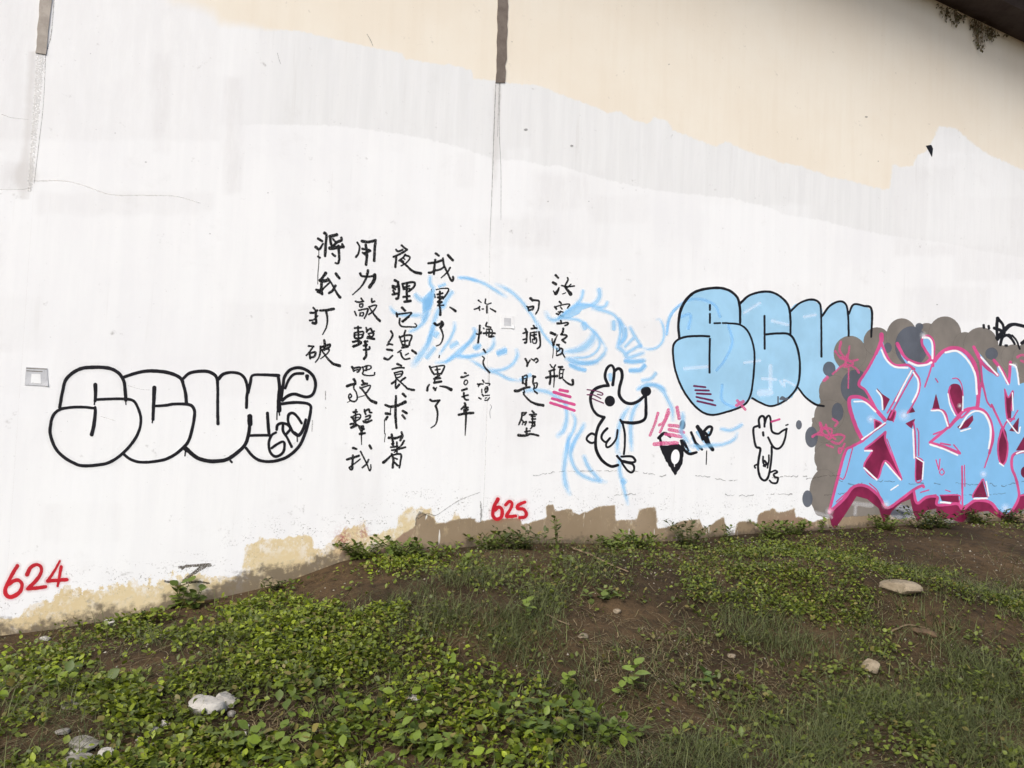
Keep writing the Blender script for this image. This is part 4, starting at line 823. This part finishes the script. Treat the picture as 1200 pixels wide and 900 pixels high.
def sample(n):
    u = rng.uniform(-4.3, 8.3, n); dd = rng.uniform(.0, 1, n)**.85*4.6+.02
    x = P0[0]+u*DU[0]+dd*NN[0]; y = P0[1]+u*DU[1]+dd*NN[1]; z = ground_z(x, y)
    P = np.column_stack([x, y, z]); px, zz = project(P)
    ok = zz > .6
    return P[ok], px[ok], dd[ok]
def dens(px, polys, soft=14):
    r = np.zeros(len(px))
    for pts, k in polys: r = np.maximum(r, k*sm(-soft, soft, sdf(px, pts)))
    return r
LDENSE = [([(-160,790),(0,775),(60,748),(110,742),(170,722),(230,712),(300,704),(380,692),(440,700),(470,720),(440,790),(360,815),(290,800),(330,880),(300,940),(-160,960)], 1.0),
          ([(400,770),(480,735),(560,790),(640,800),(710,840),(720,880),(690,940),(260,940),(300,880),(400,840)], .40),
          ([(430,642),(520,648),(560,660),(490,676),(420,672)], .55), ([(320,690),(420,668),(470,690),(400,710),(330,712)], .15)]
LHOLE = [((96,876),64,30),((75,838),44,24),((247,834),44,24),((290,858),40,22),((182,862),34,17),((150,880),22,16),((55,750),22,10),((131,732),14,8)]
LRIGHT = [([(800,664),(850,648),(900,642),(960,637),(1040,652),(1100,662),(1150,690),(1230,715),(1230,765),(1100,745),(1000,742),(940,730),(860,715),(805,702)], 1.0)]
BARE = [((400,690),80,20,.8),((735,725),75,26,.85),((770,690),45,22,.8),((985,745),60,11,.85),((840,790),110,36,.6),((1120,650),110,20,.75),((800,840),70,26,.5),((330,845),60,22,.55),((690,745),60,20,.5),((60,750),70,14,.7),((215,735),60,10,.5)]
def bare(px):
    r = np.ones(len(px))
    for (c, rx, ry, k) in BARE: r *= 1-k*np.exp(-(((px[:, 0]-c[0])/rx)**2+((px[:, 1]-c[1])/ry)**2)**2)
    return r
LSPARSE = [([(560,640),(700,640),(800,636),(1200,614),(1220,625),(1000,640),(800,655),(700,655),(560,655)], .30), ([(720,790),(1250,770),(1300,960),(720,960)], .40), ([(480,660),(820,650),(840,760),(480,780)], .30), ([(620,760),(900,740),(900,830),(680,830)], .16), ([(-100,790),(420,720),(420,960),(-100,960)], .30), ([(1000,740),(1250,700),(1250,800),(1000,800)], .4), ([(330,670),(480,660),(480,720),(330,720)], .2)]
def leafcols(n, bright, dark, k, yel=.06):
    t = rng.beta(k, 2.2, n)[:, None]; c = np.array(dark)*(1-t)+np.array(bright)*t
    c *= rng.uniform(.8, 1.2, (n, 1)); y = rng.random(n) < yel*1.6; c[y] = np.array([.19, .155, .045])*rng.uniform(.7, 1.2, (y.sum(), 1)); return c
def cover(name, n, polys, size, hmax, bright, dark, label, per=(3, 6), hole=True, wid=(.7, 1.2), clump=(2.6, .05)):
    P, px, dd = sample(n); D_ = dens(px, polys)
    if hole:
        for (c, rx, ry) in LHOLE: D_ = D_*(1-.97*np.exp(-(((px[:, 0]-c[0])/rx)**2+((px[:, 1]-c[1])/ry)**2)**2))
    D_ = D_*bare(px); cl = fbm(P[:, 0]*clump[0], P[:, 1]*clump[0], 21, 3)
    D_ = D_*np.clip(.62+cl*1.7, clump[1], 1.0)
    keep = rng.random(len(P)) < D_; P = P[keep]; cl = cl[keep]; sz_ = np.repeat(1+.35*fbm(P[:, 0]*1.7+9, P[:, 1]*1.7, 61, 2), 1)
    k = rng.integers(per[0], per[1]+1, len(P)); rep = np.repeat(np.arange(len(P)), k); N = len(rep)
    hh = (np.clip(.45+.6*cl, .2, 1.1)*hmax)[rep]*rng.beta(2.2, 1.4, N)
    az = rng.uniform(0, 2*math.pi, N); rad = rng.uniform(0, .05, N)
    pos = P[rep]+np.column_stack([np.cos(az)*rad, np.sin(az)*rad, np.zeros(N)]); pos[:, 2] = ground_z(pos[:, 0], pos[:, 1])+.006+hh
    V, T = leaves(pos, rng.uniform(size[0], size[1], N)*sz_[rep], az-math.pi/2+rng.normal(0, .5, N), rng.normal(.12, .48, N), rng.normal(0, .5, N), rng.uniform(wid[0], wid[1], N))
    c = leafcols(N, bright, dark, 1.5)*(1+.30*fbm(P[:, 0]*1.3, P[:, 1]*1.3, 81, 3))[rep][:, None]
    me = quadmesh(name, V, T, M['leaf']); colattr(me, c, 11)
    print(name, N)
    return tag(obj(name, me), label, 'ground cover', kind='stuff')
cover('leafy_ground_cover', 120000, LDENSE, (.017, .037), .09, (.31, .375, .02), (.032, .055, .010), 'dense bright green creeping leaves covering the left half of the bank', per=(3, 6))
cover('creeping_weeds', 95000, LRIGHT, (.016, .032), .07, (.21, .255, .022), (.033, .05, .014), 'low dark green creeping weeds on the right hand bank', per=(3, 5), hole=False, wid=(.7, 1.0))
cover('scattered_weeds', 95000, LSPARSE, (.012, .036), .07, (.19, .235, .028), (.05, .064, .016), 'thin scattered small leaved weeds on bare soil', per=(2, 4), hole=False)
cover('broad_leaves', 9000, [([(250,830),(420,790),(560,800),(740,830),(760,960),(240,960)], .8), ([(-160,800),(90,790),(260,850),(260,960),(-160,960)], .35), ([(430,640),(560,650),(560,680),(430,680)], .4)], (.034, .060), .14, (.20, .27, .022), (.05, .085, .014), 'taller broad leaves standing above the ground cover near the bottom edge', per=(3, 5), wid=(.85, 1.2), clump=(3.2, .0))
GRASS = [([(470,690),(560,676),(650,700),(665,770),(560,775),(480,745)], .9), ([(830,735),(940,720),(1090,735),(1250,730),(1350,960),(700,960),(800,850),(900,815),(860,770)], .75), ([(-200,760),(1400,640),(1400,960),(-200,960)], .22), ([(560,650),(700,650),(760,690),(620,700)], .35)]
def grass(name, n, polys, h, w_, lean, cols, mat, label, cat, up=0.0, clump=3.5):
    P, px, dd = sample(n); D_ = dens(px, polys, 42)*np.clip(.42+1.5*fbm(P[:, 0]*clump, P[:, 1]*clump, 33, 4), .03, 1)*bare(px)
    P = P[rng.random(len(P)) < D_]; N = len(P)
    V, T = blades(P+np.array([0, 0, up]), rng.uniform(*h, N), rng.uniform(0, 2*math.pi, N), rng.uniform(*lean, N), rng.uniform(*w_, N))
    t = rng.random((N, 1)); c = (np.array(cols[0])*(1-t)+np.array(cols[1])*t)*rng.uniform(.75, 1.25, (N, 1))
    me = quadmesh(name, V, T, M[mat]); colattr(me, c, 8); print(name, N)
    return tag(obj(name, me), label, cat, kind='stuff')
grass('grass', 420000, GRASS, (.03, .15), (.0020, .0062), (.5, 2.2), ((.045, .058, .022), (.15, .165, .065)), 'grass', 'thin dull green grass spread over the lower right slope', 'grass')
STRAW = [([(640,740),(760,715),(900,755),(960,830),(820,870),(690,800)], .8), ([(240,845),(330,805),(440,785),(500,830),(420,905),(300,890)], .7), ([(640,850),(760,825),(800,900),(640,915)], .7), ([(-200,760),(1400,640),(1400,960),(-200,960)], .22)]
def straw(n):
    P, px, dd = sample(n); D_ = dens(px, STRAW, 25)*np.clip(.7+1.2*fbm(P[:, 0]*3, P[:, 1]*3, 55, 3), .05, 1)
    P = P[rng.random(len(P)) < D_]; N = len(P)
    az = rng.uniform(0, 2*math.pi, N); L = rng.uniform(.03, .15, N); wd = rng.uniform(.0014, .0036, N); bend = rng.normal(0, .25, N)
    V = np.zeros((N, 8, 3))
    for i, t in enumerate((0, .33, .66, 1.0)):
        a = az+bend*t; x = P[:, 0]+np.cos(a)*L*(t-.5); y = P[:, 1]+np.sin(a)*L*(t-.5); z = ground_z(x, y)+.006+rng.uniform(0, .018, N)
        for s_, k in ((1, 0), (-1, 1)):
            V[:, i*2+k] = np.column_stack([x-s_*np.sin(a)*wd/2, y+s_*np.cos(a)*wd/2, z])
    T = np.array([(0,1,3),(0,3,2),(2,3,5),(2,5,4),(4,5,7),(4,7,6)])
    t = rng.random((N, 1)); c = (np.array([.08, .055, .03])*(1-t)+np.array([.28, .215, .12])*t)*rng.uniform(.7, 1.2, (N, 1))
    me = quadmesh('straw_litter', V.reshape(-1, 3), (T[None]+(np.arange(N)*8)[:, None, None]).reshape(-1, 3), M['straw']); colattr(me, c, 8); print('straw', N)
    tag(obj('straw_litter', me), 'dry brown stalks and straw lying over the soil', 'straw', kind='stuff')
straw(90000)

# ------------------------------------------------------------------ stones
def stone_mesh(name, sx, sy, sz, mat, seed, sub=4, sharp=.28, box=False):
    bm = bmesh.new(); bmesh.ops.create_icosphere(bm, subdivisions=sub, radius=1)
    r_ = np.random.default_rng(seed); planes = [(Vector(r_.normal(size=3)).normalized(), r_.uniform(*((.5, .88) if sharp < .5 else (.64, .92)))) for _ in range(15)]
    if box: planes = [(Vector(q).normalized(), dd) for q, dd in (((1,.1,0),.7),((-1,.15,.1),.7),((0,1,.1),.6),((.1,-1,0),.6),((.05,.1,1),.45),((0,0,-1),.5))]
    for v in bm.verts:
        p = v.co.copy()
        if not box: p = Vector([math.copysign(abs(q)**.72, q) for q in p])*.86
        for nrm, dd in planes:
            e = p.dot(nrm)-dd
            if e > 0: p -= nrm*e*.97
        q = 1+.07*float(fbm(np.array([p.x*2.3+seed]), np.array([p.y*2.3+p.z*1.7]), seed, 3)[0])
        p *= q; v.co = Vector((p.x*sx, p.y*sy, max(p.z, -.55)*sz))
    bm.normal_update()
    me = bpy.data.meshes.new(name); bm.to_mesh(me); bm.free(); me.materials.append(mat)
    me.polygons.foreach_set('use_smooth', [True]*len(me.polygons)); me.set_sharp_from_angle(angle=R(32)); return me
def stone(x, y, wpx, hpx, mat, label, seed, rot=0.0, name='stone', cat='stone', group=None, sink=.42, rough=None, box=False):
    g_ = ground_hit([(x, y+hpx*.35)])[0]; dist = (g_-EYE) @ fw; s = dist/FPX
    sx = wpx*s/2*1.12; sz = max(hpx*s/2*1.08, .006); sy = min(sx*.8, sz*1.9+.012)
    o = obj(name, stone_mesh(name, sx, sy, sz, mat, seed, sharp=rough or (.6 if mat in (M['tan_rock'], M['pale_rock']) else .28), box=box)); o.location = (g_[0], g_[1], g_[2]+sz*sink); o.rotation_euler = (0, rot, random.uniform(-.25, .25))
    return tag(o, label, cat, group)
stone(243,826,46,30,M['pale_rock'],'largest pale rock in the green leaves at lower left',8,.05,rough=.3)
stone(267,818,28,19,M['pale_rock'],'small angular pale block leaning on the largest pale rock',42,.3,box=True)
stone(84,824,22,14,M['speck_rock'],'pebbly dark grey lump left of its flatter twin above the rock pile',3)
stone(101,824,20,12,M['speck_rock'],'pebbly flatter lump right of its twin above the rock pile',4)
stone(98,871,42,16,M['grey_rock'],'flat grey slab on top of the rock pile in the lower left corner',5,.05)
stone(92,880,25,8,M['pale_rock'],'thin pale slab wedged under the flat grey slab',6,-.12)
stone(83,893,54,22,M['grey_rock'],'long mossy grey rock at the bottom edge in the corner pile',7,-.05)
stone(125,885,22,23,M['pale_rock'],'rounded pale rock standing at the right end of the corner pile',8,.1)
stone(72,858,20,8,M['grey_rock'],'narrow grey stone sloping above the corner pile',9,-.25)
stone(1055,686,48,18,M['tan_rock'],'wide tan flat topped stone among the right hand weeds',10,.0,sink=.35)
stone(1019,779,23,20,M['tan_rock'],'round dull grey brown stone in the dry grass at right',11)
stone(130,729,17,10,M['pale_rock'],'white stone lying against the wall foot below the zigzag mark',12)
stone(53,748,13,6,M['pale_rock'],'little white chip on dark soil under the number 624',13)
stone(180,856,13,12,M['pale_rock'],'white broken chip left of the largest pale rock',14)
stone(192,847,9,9,M['pale_rock'],'smaller white chip touching the broken chip',15)
stone(164,866,11,7,M['pale_rock'],'white sliver between the corner pile and broken chips',16)
stone(183,874,18,10,M['grey_rock'],'greyish crumbly stone below the white broken chips',17)
stone(288,851,8,8,M['pale_rock'],'upper of two small pale pebbles right of the largest rock',18)
stone(286,860,8,7,M['pale_rock'],'lower of two small pale pebbles right of the largest rock',19)
stone(723,716,10,7,M['tan_rock'],'small tan stone on bare soil in the middle of the bank',20)
stone(683,745,13,8,M['tan_rock'],'brownish stone beside the grass patch mid slope',21)
stone(485,818,18,6,M['pale_rock'],'flat whitish stone in dry litter at lower centre',22)
stone(464,838,9,7,M['grey_rock'],'small grey stone below the flat whitish one',23)
stone(857,768,10,6,M['tan_rock'],'small tan stone on the dry patch left of the round stone',24)
stone(341,888,10,6,M['pale_rock'],'small pale stone at the bottom edge left of centre',25)
stone(272,836,12,8,M['grey_rock'],'small grey stone under the right side of the largest pale rock',26)
stone(1085,741,34,10,M['clod'],'flat brown clod of earth in the right hand grass',27,.12,'soil_clod','clod')
# tiny stones nobody could count
def gravel(n):
    P, px, dd = sample(n); keep = rng.random(len(P)) < np.clip(.25+fbm(P[:, 0]*2, P[:, 1]*2, 71, 3), 0, 1)*.9; P = P[keep]; N = len(P)
    base = np.array([(1,0,0),(-.6,.8,0),(-.5,-.8,0),(.1,.1,.8),(0,0,-.5)])
    s = rng.uniform(.003, .011, N)*rng.uniform(.6, 1.4, N); V = base[None]*s[:, None, None]*rng.uniform(.6, 1.3, (N, 5, 3)); a = rng.uniform(0, 6.28, N)
    X = V[:, :, 0]*np.cos(a)[:, None]-V[:, :, 1]*np.sin(a)[:, None]; Y = V[:, :, 0]*np.sin(a)[:, None]+V[:, :, 1]*np.cos(a)[:, None]
    V = np.stack([X, Y, V[:, :, 2]], -1)+P[:, None, :]
    T = np.array([(0,1,3),(1,2,3),(2,0,3),(1,0,4),(2,1,4),(0,2,4)])
    me = quadmesh('gravel', V.reshape(-1, 3), (T[None]+(np.arange(N)*5)[:, None, None]).reshape(-1, 3), M['gravel'], smooth=False); t = rng.random((N, 1))
    colattr(me, np.array([.08, .06, .045])*(1-t)+np.array([.38, .34, .28])*t, 5)
    tag(obj('gravel', me), 'small stones and crumbs of soil scattered over the bank', 'gravel', kind='stuff')
M['gravel'] = foliagemat('gravel_grit', .1, .0)
gravel(16000)

# ------------------------------------------------------------------ single plants
def plant(name, px, label, cat, stems, sizes, height, bright, dark, spread=.06, wid=(.9, 1.2), droop=.2, upright=.8, group=None, stemcol=(.10, .12, .03), wall_climb=False, per=6):
    g_ = ground_hit([px])[0]; t_ = obj(name, None); t_.location = tuple(g_); tag(t_, label, cat, group)
    pos = []; az = []; pit = []; SV = []; ST = []
    for s_ in range(stems):
        a = rng.uniform(0, 2*math.pi); h = height*rng.uniform(.6, 1.0); ln = rng.uniform(.1, 1)*spread/height*(1 if stems > 1 else .3)
        q = np.linspace(0, 1, 6); path = np.column_stack([np.cos(a)*ln*h*q**1.4, np.sin(a)*ln*h*q**1.4, h*q*upright])
        if s_ > 0: path += np.array([np.cos(a), np.sin(a), 0])*rng.uniform(0, spread*.35)
        for i in range(6):                      # square stem
            r_ = .0035*(1-.6*q[i]); SV += [tuple(path[i]+np.array([r_*c, r_*e, 0])) for c, e in ((1, 0), (0, 1), (-1, 0), (0, -1))]
        b = len(SV)-24
        for i in range(5):
            for j in range(4): ST += [(b+i*4+j, b+i*4+(j+1) % 4, b+i*4+4+(j+1) % 4), (b+i*4+j, b+i*4+4+(j+1) % 4, b+i*4+4+j)]
        for k in range(per):
            t = (k+.6)/per; p = np.array([np.interp(t, q, path[:, c]) for c in range(3)]); pos.append(p); az.append(k*2.4+a+rng.normal(0, .3)); pit.append((.75*t-.1+rng.normal(0, .2))-droop*.5)
    pos = np.array(pos); N = len(pos); sz = rng.uniform(*sizes, N)
    V, T = leaves(pos, sz, np.array(az), np.array(pit), rng.normal(0, .25, N), rng.uniform(*wid, N))
    if wall_climb: pass
    # keep every leaf in front of the wall
    W_ = V+g_; dw = (W_-P0) @ NN; V = V+np.outer(np.maximum(.012-dw, 0), NN)
    me = quadmesh('foliage', V, T, M['leaf']); colattr(me, leafcols(N, bright, dark, 2.2, .03), 11); obj('foliage', me, t_)
    SVa = np.array(SV); dw = (SVa+g_-P0) @ NN; SVa = SVa+np.outer(np.maximum(.010-dw, 0), NN)
    me = quadmesh('stem', SVa, np.array(ST), M['leaf']); colattr(me, np.array([stemcol]), len(SVa)); obj('stem', me, t_)
    return t_
BR, DK = (.19, .26, .035), (.07, .11, .02)
plant('broadleaf_weed', (742,808), 'tall bright green broad leaved weed standing alone on the middle slope', 'plant', 1, (.06, .085), .17, (.25, .34, .07), (.15, .22, .04), per=9)
plant('broadleaf_weed', (726,812), 'pale broad leaved seedling just left of the tall bright weed', 'plant', 2, (.045, .06), .07, (.21, .29, .05), (.12, .18, .03), per=4)
plant('broadleaf_weed', (825,800), 'low broad leaved weed with dull green leaves right of the tall bright weed', 'plant', 2, (.05, .08), .07, (.12, .19, .05), (.07, .12, .03), per=4)
plant('broadleaf_weed', (616,726), 'slender yellow green weed rising from the grass patch', 'plant', 1, (.05, .07), .20, (.20, .27, .04), (.12, .17, .03), per=9)
plant('broadleaf_weed', (530,786), 'small bright weed with upright leaves on the mid slope left of centre', 'plant', 2, (.045, .06), .09, BR, DK, per=4)
plant('broadleaf_weed', (668,806), 'bright rosette weed just above the drooping leaved bush', 'plant', 3, (.04, .06), .06, (.23, .31, .05), (.13, .19, .03), per=5)
plant('broadleaf_weed', (545,668), 'bushy yellow green weed below the number 625', 'plant', 4, (.04, .06), .13, (.15, .20, .03), (.08, .11, .02), per=6)
plant('broadleaf_weed', (706,702), 'spreading light green weed on bare soil under the rabbit drawing', 'plant', 5, (.045, .07), .06, (.15, .20, .04), (.07, .10, .02), spread=.22, per=5)
plant('drooping_bush', (640,862), 'low bush with drooping pointed leaves at bottom centre', 'plant', 16, (.04, .06), .17, (.13, .20, .022), (.045, .075, .014), spread=.26, droop=.9, per=8)
plant('drooping_bush', (705,868), 'smaller drooping leaved bush right of the bottom centre bush', 'plant', 8, (.035, .055), .14, (.13, .20, .022), (.045, .075, .014), spread=.16, droop=.8, per=7)
plant('drooping_bush', (500,880), 'broad bright leaved clump at the bottom edge left of centre', 'plant', 9, (.045, .065), .14, BR, DK, spread=.2, droop=.6, per=7)
plant('drooping_bush', (290,890), 'large leaved bright clump at the bottom edge below the pale rock', 'plant', 8, (.05, .07), .14, BR, DK, spread=.2, droop=.5, per=6)
plant('climbing_vine', (208,712), 'round leaved vine climbing the wall foot under the zigzag mark', 'plant', 5, (.05, .075), .24, (.17, .23, .03), (.06, .09, .015), spread=.08, wid=(1.3, 1.6), per=6)
plant('climbing_vine', (228,712), 'short round leaved vine right of the taller climbing vine', 'plant', 5, (.045, .065), .16, (.10, .15, .025), (.04, .06, .012), spread=.12, wid=(1.3, 1.6), per=6)
plant('wall_weed', (318,692), 'dark spiky weed in the corner below the tan paint patch', 'plant', 7, (.025, .04), .10, (.07, .085, .02), (.03, .04, .015), spread=.12, per=7)
WB = [((425,652),'leafy green weed at the wall foot below the red smear',.14),((470,652),'dense leafy weed under the crumbled plaster edge',.16),((500,655),'short leafy weed right of the dense one at the brown paint',.13),((575,641),'small weed at the wall foot directly under the number 625',.12),
      ((612,640),'dark rounded tuft at the wall foot right of the number 625',.15),((652,640),'thin stalky weed with a white tip in front of brown paint',.26),((722,640),'tiny weed at the wall foot below the first rabbit',.10),((752,640),'sprouting weed at the wall foot left of the grassy tuft',.14),
      ((808,640),'tall bushy tuft against the brown patch between the two rabbits',.26),((852,632),'thin weed on the white drip below the smaller rabbit',.16),((905,628),'low bushy weed left of the cloud edge',.16),((930,624),'leafy weed at the foot of the taupe cloud',.14),((962,622),'yellowish weed under the left tip of the mural',.20),
      ((1035,618),'green weed under the second dip of the mural shadow',.14),((1085,616),'dark bushy weed under the middle of the mural',.2),((1105,616),'dark tuft right of the bushy weed under the mural',.17),((1150,612),'wide dark tuft under the right part of the mural',.17),((1185,610),'dark weed at the right end of the wall foot',.16)]
for i, (p, lab, h) in enumerate(WB):
    dark = i in (4, 8, 14, 15, 16, 17)
    thin = i in (5, 9, 12)
    plant('wall_weed', (p[0], p[1]+2), lab, 'plant', 4 if thin else 20, (.035, .065), h*1.15, (.075, .10, .02) if dark else (.15, .20, .03), (.03, .04, .014) if dark else (.06, .085, .018), spread=.06 if thin else .26, wid=(.5, .9), per=9, group='weeds along the wall foot')
SLOPE = [((860,668),'yellow green sprig at the left edge of the creeping weeds'),((905,655),'bright sprig at the top of the creeping weeds under the cloud'),((1018,655),'leafy sprig above the wide tan stone'),((760,665),'small sprig on bare soil below the first rabbit'),((735,650),'pale sprig beside the fallen twig'),
         ((1035,770),'bright sprig right above the round stone'),((1150,800),'green sprig in the grass near the right edge'),((905,850),'thin pale sprig in the lower right grass'),((855,880),'yellowish sprig at the bottom right of centre'),((1090,880),'small sprig at the bottom edge at right'),((780,870),'broad leaved sprig at the bottom edge right of the bushes'),((440,770),'bright sprig at the right edge of the dense leaves'),((585,800),'pale sprig left of the rosette weed')]
for i, (p, lab) in enumerate(SLOPE):
    plant('weed_sprig', p, lab, 'plant', 3, (.03, .05), .11, (.20, .25, .035), (.09, .13, .02), spread=.1, wid=(.5, .9), per=6, group='sprigs on the slope')

# twigs
def twig(px, rad, label, bend=.03):
    G_ = ground_hit(px); P = catmull(G_+np.array([0, 0, .012]), step=.03); V = []; f = []
    n = len(P)
    for i, p in enumerate(P):
        t = P[min(i+1, n-1)]-P[max(i-1, 0)]; t = t/np.linalg.norm(t); s1 = np.cross(t, [0, 0, 1]); s1 /= np.linalg.norm(s1); s2 = np.cross(s1, t)
        r_ = rad*(1-.5*i/n)*(1+.2*math.sin(i*1.7))
        for k in range(6): a = k*math.pi/3; V.append(p+s1*math.cos(a)*r_+s2*math.sin(a)*r_)
    for i in range(n-1):
        for k in range(6): f.append((i*6+k, i*6+(k+1) % 6, (i+1)*6+(k+1) % 6, (i+1)*6+k))
    f += [tuple(range(6))[::-1], tuple(range((n-1)*6, n*6))]
    c = V[0].copy(); me = mesh('twig', np.array(V)-c, f, M['twig'], True); o = obj('twig', me); o.location = tuple(c); tag(o, label, 'twig')
M['twig'] = rockmat('dead_wood', (.12, .085, .05), (.22, .16, .10), 20, .5, .005)
twig([(670,644),(692,652),(712,662),(736,672)], .010, 'long brown twig lying on soil below the first rabbit')
twig([(640,722),(654,730),(668,735)], .006, 'short pale twig beside the grass patch')
twig([(806,738),(813,748),(818,757)], .006, 'thin pale bent twig on the dry patch')
twig([(1045,742),(1065,735),(1090,740)], .007, 'curved dry stalk beside the brown clod')

# dangling dead plants under the deck
def dangle(px0, strands, length, label):
    uv_ = wall_uv([px0])[0]; t_ = obj('dangling_plant', None); c = uv3([uv_], .03)[0]; t_.location = tuple(c); tag(t_, label, 'plant')
    V = []; f = []; LP = []
    for s_ in range(strands):
        du_ = rng.normal(0, .16); top = uv_+np.array([du_, slope*du_]); L = length*rng.uniform(.3, 1)*math.exp(-(du_/.22)**2); n = 7; o_ = rng.uniform(.012, .05); ph = rng.uniform(0, 6)
        pts = [uv3([(top[0]+.025*math.sin(ph+i*.9)*i/n, top[1]-L*i/(n-1))], o_)[0]-c for i in range(n)]
        b = len(V)
        for i, p in enumerate(pts):
            r_ = .004*(1-.6*i/n); V += [p+DU*r_, p+NN*r_, p-DU*r_]
            if rng.random() < .75: LP.append(p)
        for i in range(n-1):
            for k in range(3): f.append((b+i*3+k, b+i*3+(k+1) % 3, b+i*3+3+(k+1) % 3, b+i*3+3+k))
    obj('stem', mesh('stem', V, f, M['twig']), t_)
    LP = np.array(LP); N = len(LP); Vl, T = leaves(LP, rng.uniform(.02, .045, N), rng.uniform(0, 6.28, N), rng.normal(-.8, .5, N), rng.normal(0, .6, N))
    dw = (Vl+c-P0) @ NN; Vl = Vl+np.outer(np.maximum(.008-dw, 0), NN)
    me = quadmesh('foliage', Vl, T, M['leaf']); t = rng.random((N, 1)); colattr(me, np.array([.10, .085, .05])*(1-t)+np.array([.22, .19, .11])*t, 11); obj('foliage', me, t_)
dangle((1148,29), 34, .36, 'larger dry brown plant hanging from the dark bridge edge')
dangle((1112,12), 22, .20, 'smaller dry plant hanging at the upper end of the bridge edge')
